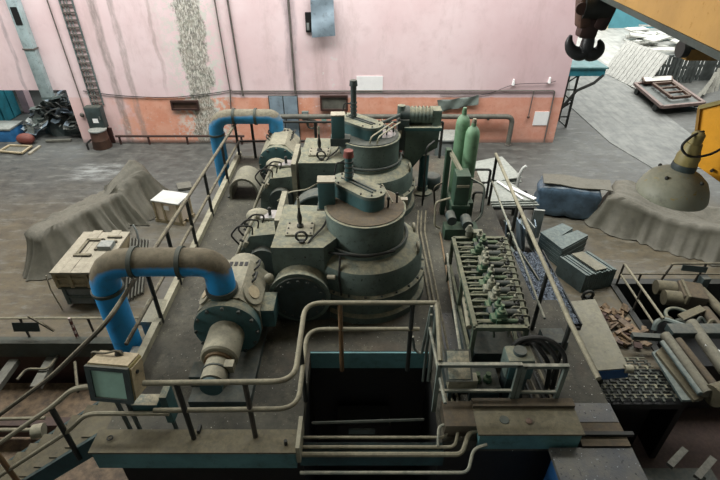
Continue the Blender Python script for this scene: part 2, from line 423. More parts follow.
# pale cable duct
t = thing('cable_duct', 'pale blue vertical sheet metal duct high on the pink wall above the scrap heap', 'duct', (-9.25, W, 1.5))
MB().bx(-9.42, -9.12, W-.2, W-.005, 1.5, 4.9, .01).build('duct_body', 'duct', t)
MB().bx(-9.36, -9.18, W-.21, W-.2, 3.5, 3.95).build('access_opening', 'black', t)
MB().bx(-9.44, -9.10, W-.22, W-.005, 2.85, 2.89).build('clamp_band', 'conduit', t)
MB().prism([(-9.42, W-.2), (-9.12, W-.2), (-8.95, W-.005), (-9.42, W-.005)], 1.44, 1.50).build('bottom_flange', 'grey_green', t)
# cable ladder
t = thing('cable_ladder', 'dark cable ladder with rungs running up the pink wall over the electrical cabinet', 'cable ladder', (-7.95, W, 1.2))
for x in (-8.08, -7.74): MB().bx(x-.015, x+.015, W-.05, W-.005, 1.22, 4.9).build('side_rail', 'grey_green', t)
for i in range(19): MB().bx(-8.07, -7.75, W-.06, W-.03, 1.3+i*.19, 1.34+i*.19).build('rung', 'conduit', t)
b = MB()
for x in (-7.98, -7.90): b.cyl((x, W-.025, 1.2), (x, W-.025, 4.9), .018, n=6)
b.build('cable_bundle', 'steel_grey', t)
# electrical cabinet
t = thing('electrical_cabinet', 'dark grey electrical cabinet with a white label on the orange wall', 'cabinet', (-8.02, W, .55))
MB().bx(-8.27, -7.78, W-.25, W-.005, .55, 1.22, .015).build('body', 'machine_dark', t)
dr = MB().bx(-8.24, -7.81, W-.27, W-.25, .58, 1.19, .006).build('door', 'machine_dark', t)
MB().bx(-8.08, -7.92, W-.276, W-.27, .75, .88).build('label_plate', 'white', dr)
MB().bx(-7.86, -7.83, W-.29, W-.27, .85, .95).build('door_handle', 'steel_shiny', dr)
tag(MB().bx(-7.95, -7.72, W-.06, W-.004, .02, .5).build('cable_cover', 'rust_dark'), 'dark rusty cover strip below the electrical cabinet', 'cover')
def conduit(pts, r, label, off=.04, mat='conduit', name='conduit', bend=.08):
    return tag(MB().tube([wallpt(u, v, off) for u, v in pts], r, 6, bend).build(name, mat), label, 'pipe')
conduit([(46, -3), (92, 132)], .018, 'thin dark conduit left of the cable ladder, straight from top to floor')
conduit([(214, -3), (230, 90), (232, 128)], .022, 'thin vertical conduit just right of the bare plaster band')
conduit([(227, -3), (243, 96)], .03, 'brown vertical pipe ending in a cap right of the plaster band')
conduit([(288, -3), (295.5, 94)], .035, 'stained grey vertical pipe above the steel double doors')
conduit([(232, 91), (555, 90.5), (544, 142)], .022, 'long thin conduit running level across the wall and down at its right corner')
t = thing('drop_conduit', 'short hanging conduit with a round end between the two white signs', 'pipe', wallpt(534, 90, .05))
MB().tube([wallpt(534, 90.5, .05), wallpt(528.5, 116, .05)], .016, 6).build('stem', 'conduit', t)
MB().ball(wallpt(528.3, 117, .06), .045).build('end_cap', 'rust', t)
t = thing('wall_pipe', 'thick grey pipe running low across the wall behind the machines and bending down', 'pipe', (1, W-.2, .0))
b = MB(); b.tube([(-2.4, W-.22, .93), (4.62, W-.22, .93), (4.62, W-.22, .02)], .075, 12, .22); b.build('pipe', 'wood_grey', t)
for x in (-1.6, .3, 2.2, 3.9): MB().bx(x-.03, x+.03, W-.2, W-.005, .80, .86).build('bracket', 'conduit', t)
MB().lathe([(.1, 0), (.1, .04)], (4.62, W-.22, .004), 12).build('foot_flange', 'conduit', t)
def signboard(u0, v0, u1, v1, label, name='blank_sign'):
    a = wallpt(u0, v0); c_ = wallpt(u1, v1)
    tag(MB().bx(a.x, c_.x, W-.02, W-.004, c_.z, a.z).build(name, 'white'), label, 'sign')
signboard(356.5, 76, 382.5, 92.5, 'large blank white rectangular sign on the pink wall above the machines')
signboard(535, 111.5, 548, 125, 'small blank white square sign on the orange wall near the corner')
# guard pipe at the foot of the wall
t = thing('guard_rail', 'low brown pipe rail along the foot of the peeling wall', 'rail', (-5.9, W-.12, 0))
MB().tube([(-7.6, W-.14, .27), (-3.6, W-.14, .27)], .04, 8).build('pipe', 'rust_dark', t)
for x in (-7.5, -6.6, -5.4, -4.3, -3.7): MB().cyl((x, W-.14, 0), (x, W-.14, .27), .035, n=8).build('post', 'rust_dark', t)
# flap & vent
t = thing('vent_flap', 'dusty grey blue sheet metal flap over a dark vent opening, top of the wall', 'vent', wallpt(320, 30))
a = wallpt(305, 12); c_ = wallpt(313, 32)
MB().bx(a.x, c_.x+.2, W-.06, W-.004, c_.z, a.z).build('vent_frame', 'black', t)
MB().bx(a.x+.03, a.x+.1, W-.075, W-.06, c_.z+.06, c_.z+.25).build('grille', 'steel_grey', t)
b = MB(); q = [(310, -8), (333, -8), (335.5, 35), (312.5, 36.5)]
p = [wallpt(*x, .12) for x in q]; nn = 8
rows = []
for i in range(nn+1):
    k = i/nn; row = []
    for j in range(7):
        s_ = j/6; P = (p[0]*(1-s_)+p[1]*s_)*(1-k)+(p[3]*(1-s_)+p[2]*s_)*k
        P.y += -.14*k-.04*math.sin(k*9+s_*2); row.append(P)
    rows.append(row)
def skin(b, rows, th=.015):
    A = [[b.bm.verts.new(P) for P in r] for r in rows]; B = [[b.bm.verts.new(P+V(0, th, 0)) for P in r] for r in rows]
    R, K = len(rows), len(rows[0])
    for i in range(R-1):
        for j in range(K-1):
            b.bm.faces.new((A[i][j], A[i][j+1], A[i+1][j+1], A[i+1][j])); b.bm.faces.new((B[i][j], B[i+1][j], B[i+1][j+1], B[i][j+1]))
    for i in range(R-1):
        for j in (0, K-1): b.bm.faces.new((A[i][j], A[i+1][j], B[i+1][j], B[i][j]))
    for j in range(K-1):
        for i in (0, R-1): b.bm.faces.new((A[i][j], B[i][j], B[i][j+1], A[i][j+1]))
skin(b, rows); b.build('flap', 'steel_blue', t, 60)
# hanging grey cloth
b = MB(); p = [wallpt(437, 100, .05), wallpt(479, 95, .05), wallpt(478, 104, .05), wallpt(440, 111.5, .05)]; rows = []
for i in range(7):
    k = i/6; row = []
    for j in range(15):
        s_ = j/14; P = (p[0]*(1-s_)+p[1]*s_)*(1-k)+(p[3]*(1-s_)+p[2]*s_)*k
        P.y += .03*math.sin(s_*14+k*4)-.03; P.z += -.02*math.sin(PI*s_)*(1-k); row.append(P)
    rows.append(row)
skin(b, rows); tag(b.build('hanging_cloth', 'tarp_grey', ang=80), 'crumpled grey green cloth hung on the orange wall', 'cloth')
# little boxes by the doors
t = thing('switch_box', 'small grey switch box beside the steel double doors', 'box', wallpt(305, 118))
a = wallpt(302, 110.5); c_ = wallpt(309, 119)
MB().bx(a.x, c_.x, W-.12, W-.004, c_.z, a.z, .01).build('body', 'grey_green', t)
MB().bx(a.x+.03, c_.x-.03, W-.125, W-.12, c_.z+.1, a.z-.04).build('cover', 'steel_grey', t)
b = MB(); P = wallpt(312, 124, .08)
for k in range(3): b.torus(P+V(0, -.03*k, 0), .15-.02*k, .022, 'Y')
tag(b.build('hose_coil', 'wood_grey'), 'dark coiled hose hanging beside the steel double doors', 'hose')
a = wallpt(321.5, 116.5); c_ = wallpt(326.5, 122.5)
tag(MB().bx(a.x, c_.x, W-.03, W-.004, c_.z, a.z).build('notice_plate', 'glass_teal'), 'tiny pale green plate on the orange wall behind the railing', 'plate')
for u, v, w_ in ((513, 85, 'left one, over the orange band'), (549, 83, 'right one, at the corner')):
    P = wallpt(u, v, .03)
    tag(MB().cyl(P, P+V(0, 0, .16), .05, .03, 8).build('insulator', 'white'), 'small white porcelain insulator on the wall, '+w_, 'insulator')
b = MB(); b.tube([wallpt(440, 95, .03), wallpt(487, 95, .03), wallpt(513, 84, .05), wallpt(549, 83, .05), wallpt(556, 81, .05)], .008, 5, .3)
tag(b.build('loose_wire', 'black'), 'thin loose wire strung between the white insulators', 'wire')
b = MB(); b.tube([wallpt(83, 91, .03), wallpt(120, 96, .03), wallpt(170, 98, .03), wallpt(215, 93, .03), wallpt(232, 90, .03)], .012, 5, .5)
tag(b.build('sagging_cable', 'black'), 'thin black cable sagging across the pink wall at left', 'cable')
P = wallpt(82, 115, .05); tag(MB().ball(P, .07, (1, .6, 1)).build('wall_bell', 'conduit'), 'small round bell on the orange wall left of the cabinet', 'bell')
# ---- floor by the back wall
t = thing('oil_drum', 'rusty brown drum with a grey lid on the floor under the electrical cabinet', 'drum', (-7.98, 14.12, 0))
MB().lathe([(.27, 0), (.28, .02), (.25, .25), (.26, .27), (.25, .3), (.24, .52), (.25, .55)], (-7.98, 14.12, 0), 20).build('drum_body', 'rust', t)
MB().lathe([(.26, 0), (.26, .03), (.1, .05)], (-7.98, 14.12, .55), 20).build('lid', 'steel_grey', t)
MB().tube([(-8.2, 14.0, .3), (-8.33, 13.9, .2), (-8.32, 13.9, .02)], .03, 6, .05).build('hose', 'rubber', t)
t = thing('storage_chest', 'blue chest with a grey lid at the left edge in front of the scrap heap', 'chest', (-11.5, 14.85, 0))
MB().bx(-12.1, -10.95, 14.5, 15.2, 0, .38, .01).build('body', 'blue_box', t)
MB().bx(-12.12, -10.93, 14.48, 15.22, .38, .44, .01).build('lid', 'steel_grey', t)
tag(MB().ball((-10.45, 14.35, .17), .24, (1.15, .8, .75)).build('sack', 'red'), 'dull red round sack on the floor beside the blue chest', 'sack')
t = thing('wooden_board', 'flat wooden frame lying on the floor in front of the blue chest', 'panel', onz(15, 150, 0))
b = MB(); q = [onz(0, 152, .03), onz(10, 146, .03), onz(32, 147, .03), onz(22, 154, .03)]; b.slab(q, .03); b.build('board', 'wood_grey', t)
b = MB()
for i in range(4): b.beam(q[i]+V(0, 0, .03), q[(i+1) % 4]+V(0, 0, .03), .06, .04)
b.build('edging', 'wood', t)
tag(MB().beam(onz(29, 154, .03), onz(40, 146, .03), .08, .05).build('plank', 'wood_light'), 'pale loose plank on the floor in front of the scrap heap', 'plank')
tag(MB().beam(onz(46, 141, .05), onz(71, 140, .05), .10, .06).build('plank', 'wood_grey'), 'grey plank lying along the foot of the scrap heap', 'plank')
# scrap heap
mats = ['grey_green', 'steel_blue', 'steel_blue', 'machine_dark', 'steel_grey', 'steel_shiny', 'grey_green', 'steel_shiny', 'machine_dark']
for i in range(150):
    x = random.uniform(-10.75, -8.95); yy = random.uniform(14.75, 16.3)
    top = 1.15*math.exp(-((x+9.8)/.75)**2*.5)*min(1, .35+(yy-14.7)*.75)
    z = max(.08, top*random.uniform(.75, 1.0))
    b = MB(); L_ = random.uniform(.2, .55); w_ = random.uniform(.08, .28)
    k = random.uniform(-.09, .09)
    v_ = [(-L_/2, -w_/2, 0), (0, -w_/2, k), (L_/2, -w_/2, 0), (L_/2, w_/2, .02), (0, w_/2, k+.02), (-L_/2, w_/2, 0)]
    mx = Matrix.Translation((x, yy, z)) @ Euler((random.uniform(-.6, .6)-.5, random.uniform(-.6, .6), random.uniform(0, 6.3))).to_matrix().to_4x4()
    a = [b.bm.verts.new(mx @ Vector(p)) for p in v_]; e = [b.bm.verts.new(mx @ (Vector(p)+V(0, 0, .02))) for p in v_]
    for f in ((0, 1, 4, 5), (1, 2, 3, 4)): b.bm.faces.new([a[j] for j in f]); b.bm.faces.new([e[j] for j in f][::-1])
    for j in range(6): b.bm.faces.new((a[j], e[j], e[(j+1) % 6], a[(j+1) % 6]))
    tag(b.build('scrap_sheet', random.choice(mats), flat=True), 'bent piece of scrap sheet metal heaped in the wall opening', 'scrap', 'scrap metal pieces in the heap')
b = MB()
prof = []
b.ball((-9.8, 15.7, 0), 1, (.75, .7, .8), 24, 12)
for v in b.bm.verts:
    v.co += V(random.uniform(-.06, .06), random.uniform(-.06, .06), random.uniform(-.05, .05)); v.co.z = max(v.co.z, .0)
tag(b.build('scrap_core', 'machine_dark', flat=True), 'dark packed mass of scrap under the loose sheets', 'scrap', kind='stuff')
t = thing('steel_rack', 'low dark steel frame standing behind the scrap heap in the wall opening', 'rack', (-9.7, 16.6, 0))
for z in (1.05, 1.45): MB().bx(-10.7, -8.9, 16.58, 16.63, z, z+.04).build('rail', 'black', t)
for i in range(6): MB().bx(-10.7+i*.35, -10.66+i*.35, 16.58, 16.63, 0, 1.45).build('upright', 'black', t)
# desk and frame behind the machines
t = thing('steel_desk', 'grey steel desk against the orange wall behind the green bottles', 'desk', (2.6, 13.2, 0))
MB().bx(2.2, 3.1, 12.9, 13.7, .68, .74, .01).build('desk_top', 'steel_grey', t)
MB().bx(2.25, 3.05, 12.95, 13.65, 0, .68).build('cabinet', 'grey_green', t)
for i in range(2): MB().bx(2.3+i*.38, 2.63+i*.38, 12.93, 12.95, .1, .62).build('drawer', 'steel_grey', t)
t = thing('hose_stand', 'low red metal stand on the floor in front of the orange wall', 'stand', (.7, 13.3, 0))
for x in (.4, .7, 1.0, 1.5): MB().tube([(x, 13.1, 0), (x, 13.1, .55), (x, 13.6, .55), (x, 13.6, 0)], .02, 6, .1).build('hoop', 'red', t)
MB().bx(.35, 1.55, 13.3, 13.34, .2, .24).build('tie_bar', 'red', t)
tag(MB().bx(-3.15, -2.2, 10.9, 11.3, 0, .62, .01).build('steel_bin', 'machine_dark'), 'dark open steel bin on the floor behind the far pump', 'bin')
# ================================================================ LEFT FLOOR
V3 = lambda *a: Vector(a)
def drape(cx, cy, rz, L, Wd, hf, flare, fold, seed=1, per=1, nper=140, topn=7, sag=.04):
    """cloth over a long box: rings from the middle of the top out to the rim and down to the floor"""
    rnd = random.Random(seed); ph = [rnd.uniform(0, 6.28) for _ in range(6)]
    b = MB(); mx = Matrix.Translation((cx, cy, 0)) @ Matrix.Rotation(rz, 4, 'Z')
    hx, hy = L/2, Wd/2; rr = min(hx, hy)*.3
    def per_pt(s_):
        tot = 4*(hx+hy); d = s_*tot
        segs = [((hx, -hy), (hx, hy)), ((hx, hy), (-hx, hy)), ((-hx, hy), (-hx, -hy)), ((-hx, -hy), (hx, -hy))]
        nr = [(1, 0), (0, 1), (-1, 0), (0, -1)]
        for i, (a, c_) in enumerate(segs):
            l = abs(a[0]-c_[0])+abs(a[1]-c_[1])
            if d <= l or i == 3:
                k = min(1, d/l); x = a[0]+(c_[0]-a[0])*k; y = a[1]+(c_[1]-a[1])*k
                nx, ny = nr[i]; e = .16
                if k < e: q = nr[i-1]; w_ = .5*(1-k/e)
                elif k > 1-e: q = nr[(i+1) % 4]; w_ = .5*(1-(1-k)/e)
                else: q = (0, 0); w_ = 0
                nx, ny = nx*(1-w_)+q[0]*w_, ny*(1-w_)+q[1]*w_
                return x, y, nx, ny
            d -= l
    rings = []
    for kr in range(topn+12):
        ring = []
        for i in range(nper):
            s_ = i/nper; x, y, nx, ny = per_pt(s_)
            f = 1.3*mnoise.noise(V3(s_*38, seed, .3))+.8*mnoise.noise(V3(s_*90, seed, .9))+.4*math.sin(s_*2*PI*9+ph[0])*.5+math.sin(s_*2*PI*17+ph[1])*.35+math.sin(s_*2*PI*31+ph[2])*.25
            if kr < topn:
                k = (kr+.3)/topn; X_, Y_ = x*k, y*k
                h = hf(X_/hx, Y_/hy)-sag*(1-k)
                q_ = V3(X_*2.2+Y_*1.5+seed, Y_*4-X_*1.2, seed); h += .07*(abs(mnoise.noise(q_))-.2)+.035*(abs(mnoise.noise(q_*2.3))-.2)
                if k > .85: h -= (k-.85)*.12
                ring.append(mx @ Vector((X_, Y_, h)))
            else:
                k = (kr-topn+1)/12; h0 = hf(x/hx, y/hy)-.02
                out = flare*(k**1.6)+fold*f*k*.9+.02
                z = h0*(1-k)
                if k > .92: z = .012+.02*abs(f)
                ring.append(mx @ Vector((x+nx*out, y+ny*out, max(.01, z))))
        rings.append(ring)
    R = [[b.bm.verts.new(p) for p in r] for r in rings]
    for A, B in zip(R, R[1:]):
        for i in range(nper): b.bm.faces.new((A[i], A[(i+1) % nper], B[(i+1) % nper], B[i]))
    b.bm.faces.new(R[0]); return b
hl = lambda x, y: .84-.10*max(0, x+.3)*(x < .35)+.42*max(0, 1-math.hypot((x-.82)/.55, y*.8))-.3*max(0, x-.9)
ax = V(-5.28, 10.85, 0)-V(-6.50, 8.12, 0)
o = drape(-5.93, 9.42, math.atan2(ax.y, ax.x), ax.length, .46, hl, .40, .20, 3, nper=260, topn=9, sag=.03).build('tarpaulin', 'tarp', ang=75)
tag(o, 'dusty beige tarpaulin draped over a long object on the left floor', 'tarpaulin')
# small crate on a pallet
fl, fr, br = onz(157, 219, .08), onz(182, 223, .08), onz(193, 213, .08)
ux = (fr-fl); uy = (br-fr); ang = math.atan2(ux.y, ux.x)
uy = V(-math.sin(ang), math.cos(ang), 0)*uy.length
cc = fl+ux/2+uy/2; wx, wy = ux.length, uy.length
t = thing('wooden_crate', 'small pale wooden crate with a white label on a pallet beside the tarpaulin', 'crate', (cc.x, cc.y, 0))
R3 = (0, 0, ang); RM = Matrix.Rotation(ang, 4, 'Z')
def loc(px, py, pz): return Vector((cc.x, cc.y, 0))+(RM @ V(px, py, 0))+V(0, 0, pz)
MB().box(loc(0, 0, .33), (wx, wy, .48), R3).build('body', 'wood_tan', t)
MB().box(loc(0, 0, .585), (wx+.05, wy+.05, .035), R3, .005).build('lid', 'white_dull', t)
for px in (-.5, -.12, .5): MB().box(loc(px*wx*.94, -wy/2-.01, .33), (.05, .02, .48), R3).build('batten', 'wood', t)
for py in (-.45, .45): MB().box(loc(wx/2+.01, py*wy, .33), (.02, .05, .48), R3).build('batten', 'wood', t)
MB().box(loc(.0, -wy/2-.012, .44), (.17, .012, .11), R3).build('label_sheet', 'white', t)
b = MB()
for py in (-.42, 0, .42): b.box(loc(0, py*wy, .04), (wx*1.15, .09, .08), R3)
b.build('pallet', 'wood', t)
# panel behind the crate
tag(MB().slab([onz(176, 183, .08), onz(190, 181, .08), onz(192, 187, .08), onz(178, 189, .08)], .06).build('plank', 'wood_grey'), 'grey board on the floor right behind the pale crate', 'plank')
# large timber crate
A_, B_, Dd = V(-5.45, 6.85, 0), V(-4.62, 6.9, 0), V(-5.42, 8.05, 0)
t = thing('timber_crate', 'large grey wooden crate with battened lid left of the near blue pipe', 'crate', (-5.03, 7.45, 0))
b = MB(); b.bx(-5.44, -4.62, 6.86, 8.05, .04, .44); b.build('lower_body', 'steel_grey', t)
b = MB(); b.bx(-5.47, -4.60, 6.83, 8.08, .47, .80); b.build('upper_body', 'wood', t)
MB().bx(-5.49, -4.58, 6.81, 8.1, .43, .475).build('middle_rim', 'flange_dark', t)
for x in (-5.46, -5.2, -4.9, -4.64): MB().bx(x-.03, x+.03, 6.79, 6.83, .48, .8).build('batten', 'wood', t)
for z in (.5, .66, .77): MB().bx(-5.47, -4.6, 6.80, 6.83, z, z+.03).build('batten', 'wood', t)
for x in (-5.42, -4.64): MB().bx(x-.03, x+.03, 6.82, 6.86, .05, .43).build('batten', 'grey_green', t)
MB().bx(-4.92, -4.82, 6.80, 6.86, .15, .36).build('latch', 'black', t)
MB().bx(-5.43, -4.63, 6.83, 6.86, .2, .24).build('batten', 'grey_green', t)
for i in range(5):
    x0 = -5.5+i*.185; yo = (.0, .04, -.02, .05, .0)[i]
    MB().bx(x0, x0+.178, 6.78, 8.1+yo, .80, .835+.004*(i % 2)).build('lid_board', 'wood_light', t)
for (x0, x1, y0, y1) in ((-5.3, -4.98, 7.25, 7.31), (-5.28, -4.95, 7.75, 7.81), (-5.28, -5.22, 7.3, 7.78), (-5.0, -4.94, 7.45, 7.8), (-4.92, -4.65, 7.85, 7.9), (-4.92, -4.68, 7.7, 7.74)):
    MB().bx(x0, x1, y0, y1, .838, .875).build('lid_batten', 'rail_dark', t)
MB().bx(-4.93, -4.68, 7.45, 7.66, .84, .93).build('label_block', 'steel_grey', t)
b = MB()
t2 = thing('slat_bundle', 'bundle of grey slats leaning on the right side of the large timber crate', 'slats', (-4.4, 7.6, 0))
for i in range(6):
    x = -4.53+i*.045; MB().beam((x+.12, 6.9+i*.05, .0+.05), (x, 8.0+i*.03, .75-.03*i), .025, .09).build('slat', 'wood_grey', t2)
MB().tube([(-4.45, 8.0, .0), (-4.42, 8.05, .9), (-4.48, 8.1, 1.0)], .02, 6).build('hook_bar', 'steel_grey', t2)
tag(MB().tube([(-5.55, 6.75, .8), (-5.56, 6.72, .5), (-5.5, 6.7, .02)], .012, 5).build('rope', 'wood_light'), 'thin pale rope hanging at the front left corner of the timber crate', 'rope')
# low fence, sign plate, striped pole along the left pit
t = thing('pit_fence', 'low thin pipe fence along the edge of the left pit', 'fence', (-5.5, 6.0, .05))
MB().tube([(-9, 6.0, .48), (-3.7, 6.0, .49)], .02, 6).build('top_rail', 'rail_light', t)
for u in (20, 70, 88): P = ony(u, 319, 6.0); MB().cyl((P.x, 6.0, .05), (P.x, 6.0, .49), .02, n=6).build('post', 'rail_dark', t)
P = ony(26, 327, 5.97); tag(MB().box(P, (.44, .02, .17), (-.25, 0, 0)).build('sign_plate', 'machine_dark'), 'dark blank plate hung on the low fence at left', 'plate')
tag(MB().beam(ony(28, 316, 5.95), ony(54, 331, 5.95), .03).build('fence_bar', 'rail_dark'), 'short dark bar fixed slantwise on the low fence beside the plate', 'bar')
t = thing('striped_pole', 'short red and white striped pole on the low fence by the near blue pipe', 'pole', ony(78, 343, 5.98))
p0, p1 = ony(69, 318, 5.98), ony(79, 342, 5.98)
for i in range(8): MB().cyl(p0.lerp(p1, i/8), p0.lerp(p1, (i+1)/8), .022, n=8).build('stripe', 'red' if i % 2 else 'redwhite', t)
# inside the left pit
for i, (u0, v0, u1, v1, lb) in enumerate(((15, 361, -12, 398, 'leftmost'), (53, 357, 36, 388, 'second from the left'), (103, 352, 96, 362, 'by the blue pipe'))):
    tag(MB().beam(onz(u0, v0, -.35), onz(u1, v1, -.35), .16, .10).build('steel_beam', 'wood_grey'), 'dusty beam lying slantwise across the left pit, '+lb, 'beam')
tag(MB().bx(-8.9, -2.75, 4.6, 4.75, -.75, -.45).build('cross_girder', 'pitred'), 'reddish steel girder crossing the left pit under the beams', 'girder')
tag(MB().bx(-8.9, -2.75, 3.2, 5.8, -1.0, -.92).build('pit_cover', 'dirt'), 'rusty dirty ledge plate in the left pit', 'plate')
for k, (pts, lb) in enumerate((
    ([(0, 355), (8, 354), (85, 354), (105, 354)], 'long level one at the back'), ([(17, 380), (26, 369), (48, 369), (60, 353), (68, 353)], 'bent one in the middle'),
    ([(75, 362), (78, 392)], 'short upright one'), ([(90, 362), (98, 349), (118, 349)], 'short bent one by the blue pipe'))):
    tag(MB().tube([onz(u, v, -.25) for u, v in pts], .025, 6, .08).build('pit_pipe', 'rail_dark'), 'thin pipe over the left pit, '+lb, 'pipe')
for k, (u0, v0, u1, v1, r, lb) in enumerate(((0, 419, 45, 418, .025, 'upper'), (0, 430, 38, 430, .03, 'lower'))):
    tag(MB().tube([onz(u0, v0, .1), onz(u1, v1, .1)], r, 8).build('drain_pipe', 'rail_light'), 'level pale pipe left of the stairs, the %s of two' % lb, 'pipe')
tag(MB().cyl(onz(33, 432, .1), onz(44, 430, .1), .10, n=14).build('pipe_sleeve', 'pale_pipe'), 'short fat pale sleeve on the pipe left of the stairs', 'pipe')
# ================================================================ STAIRS
t = thing('steel_stairs', 'steel stairs with dusty treads going down from the platform at lower left', 'stairs', (-3.9, 3.4, 0))
n_ = 9
for i in range(n_):
    x = -2.72-.24*(i+.5); z = PZ-.19*(i+.25)
    MB().bx(x-.12, x+.12, 3.08, 3.62, z-.03, z).build('tread', 'stained_lid', t)
for y in (3.05, 3.65):
    MB().beam((-2.70, y, PZ-.05), (-2.72-.24*n_, y, PZ-.05-.19*n_), .05, .2).build('stringer', 'teal_dark', t)
t2 = thing('stair_rail', 'near pipe handrail of the lower left stairs with a middle bar', 'handrail', (-3.5, 3.02, 0))
sl = .19/.24
def stp(x, h, y): return V(x, y, PZ+(x+2.72)*sl+h)
MB().tube([V(-2.45, 3.02, 2.45), V(-2.72, 3.02, 2.42), stp(-3.0, .78, 3.02), stp(-4.9, .78, 3.02)], .026, 8, .12).build('top_rail', 'rail_light', t2)
MB().tube([V(-1.9, 3.02, 2.03), V(-2.72, 3.02, 2.03), stp(-3.0, .36, 3.02), stp(-4.9, .36, 3.02)], .024, 8, .12).build('mid_rail', 'rail_light', t2)
for x in (-3.04, -3.9): MB().cyl(stp(x, -.1, 3.02), stp(x, .78, 3.02), .028, n=8).build('post', 'rail_black' if x > -3.5 else 'post_rust', t2)
tag(MB().tube([onz(98, 437, 1.4), onz(90, 440, 1.35), onz(62, 455, 1.0), onz(40, 475, .6)], .022, 6, .1).build('cable_pipe', 'rail_light'), 'thin pale pipe beside the stairs, upper of two', 'pipe')
tag(MB().tube([onz(98, 443, 1.4), onz(88, 448, 1.3), onz(55, 470, .9), onz(30, 492, .4)], .022, 6, .1).build('cable_pipe', 'rail_light'), 'thin pale pipe beside the stairs, lower of two', 'pipe')
# ================================================================ PLATFORM RAILS
t = thing('guardrail', 'long pipe guardrail along the left edge of the platform continuing down the stairs', 'railing', (-2.64, 6.8, PZ))
a = V(-2.61, 9.85, 2.42); c_ = V(-2.66, 3.75, 2.58)
MB().tube([a, c_, V(-3.55, 3.75, 1.72), V(-4.9, 3.75, .65)], .027, 8, .25).build('top_rail', 'rail_dark', t)
MB().tube([a-V(0, 0, .42), V(-2.66, 5.2, 2.05), V(-2.66, 3.9, 2.08)], .024, 8).build('mid_rail', 'rail_dark', t)
for y in (9.85, 8.7, 7.45, 6.45, 5.55, 4.75): MB().cyl((-2.64, y, PZ), (-2.64, y, a.z+(9.85-y)*.026), .028, n=8).build('post', 'rail_black', t)
t = thing('guardrail', 'dark pipe guardrail at the far end of the platform facing the orange wall', 'railing', (-.4, 9.9, PZ))
MB().tube([(-2.61, 9.87, 2.42), (-2.4, 9.9, 2.42), (1.75, 9.9, 2.42)], .027, 8).build('top_rail', 'rail_black', t)
MB().tube([(-2.61, 9.87, 2.0), (1.75, 9.9, 2.0)], .024, 8).build('mid_rail', 'rail_black', t)
for x in (-2.3, -.95, .1, 1.0, 1.75): MB().cyl((x, 9.9, PZ), (x, 9.9, 2.42), .03, n=8).build('post', 'rail_black', t)
# bent double rail round the pit
t = thing('pit_guardrail', 'pale bent double pipe guardrail around the dark machine pit', 'railing', (-.9, 3.0, PZ))
zt, zm = 2.6, 2.2
MB().tube([(-1.98, 2.93, zt), (-.6, 2.95, zt), (-.6, 4.02, zt), (.84, 4.02, zt)], .027, 10, .2).build('top_rail', 'rail_light', t)
MB().tube([(-1.98, 2.93, zm), (-.6, 2.95, zm), (-.6, 4.02, zm), (.68, 4.02, zm)], .025, 10, .2).build('mid_rail', 'rail_light', t)
for x, y, m_ in ((-1.68, 2.93, 'rail_black'), (-1.06, 2.95, 'rail_dark'), (-.61, 3.5, 'rail_black'), (-.22, 4.15, 'post_rust'), (.58, 4.15, 'rail_black')):
    yy = 4.02 if y > 4 else y
    MB().cyl((x, yy, PZ if y < 4 else PZ-.1), (x, yy, zt), .027, n=8).build('post', m_, t)
# right of the pit
t = thing('pit_guardrail', 'pale pipe guardrail along the right side of the dark pit', 'railing', (.92, 3.5, PZ))
MB().tube([(.84, 4.02, 2.6), (.84, 3.9, 2.57), (.82, 3.40, 2.37)], .026, 8, .1).build('top_rail', 'rail_light', t)
MB().tube([(.8, 4.1, 2.2), (.84, 3.05, 2.15)], .018, 8).build('mid_rail', 'rail_grey', t)
MB().cyl((.84, 3.95, PZ-.2), (.84, 3.95, 2.58), .024, n=8).build('post', 'rail_grey', t)
# long right rail
t = thing('guardrail', 'long pale pipe handrail along the right side of the platform', 'railing', (2.25, 5.3, PZ))
MB().tube([(2.38, 7.9, 2.6), (2.2, 3.75, 2.6), (2.2, 2.98, 2.6)], .027, 10).build('top_rail', 'rail_light', t)
MB().tube([(2.38, 7.9, 2.1), (2.22, 4.3, 2.1)], .016, 8).build('mid_rail', 'rail_grey', t)
for x, y in ((2.39, 7.85), (2.32, 6.2), (2.26, 4.62), (2.21, 3.72)): MB().cyl((x, y, PZ-.0), (x, y, 2.6), .026, n=8).build('post', 'rail_black', t)
t = thing('steel_box', 'pale dusty steel box on the left platform edge behind the near blue pipe', 'box', (-2.85, 5.05, 1.3))
MB().slab([onz(137, 322, 1.7), onz(160, 322, 1.7), onz(168, 299, 1.7), onz(148, 299, 1.7)], .06).build('lid', 'concrete_slab', t)
MB().slab([onz(140, 321, 1.64), onz(158, 321, 1.64), onz(165, 301, 1.64), onz(150, 301, 1.64)], .3).build('body', 'grey_green', t)
MB().bx(-2.86, -2.72, 4.0, 4.3, 1.45, 1.62).build('corner_block', 'steel_grey', t)
# ================================================================ BLUE PIPES
t = thing('blue_pipe', 'large dusty blue pipe arching from the left floor to the near pump', 'pipe', (-3.1, 4.4, 0))
Yb = 4.42; R_ = .165
xl = -2.98; xr = -1.63; zt = ony(160, 262, Yb).z
MB().tube([(xl-.02, Yb, -1.9), (xl, Yb, zt), (xr, Yb, zt), (xr, Yb, 2.42)], R_, 24, .38).build('pipe', 'blue_pipe', t)
MB().cyl((xl+.40, Yb, zt), (xl+.45, Yb, zt), R_+.02, n=24).build('joint_ring', 'flange_dark', t)
MB().cyl((xr-.42, Yb, zt), (xr-.37, Yb, zt), R_+.02, n=24).build('joint_ring', 'flange_dark', t)
MB().cyl((xl, Yb, zt-.42), (xl, Yb, zt-.38), R_+.02, n=24).build('joint_ring', 'flange_dark', t)
MB().cyl((xr, Yb, zt-.40), (xr, Yb, zt-.36), R_+.02, n=24).build('joint_ring', 'flange_dark', t)
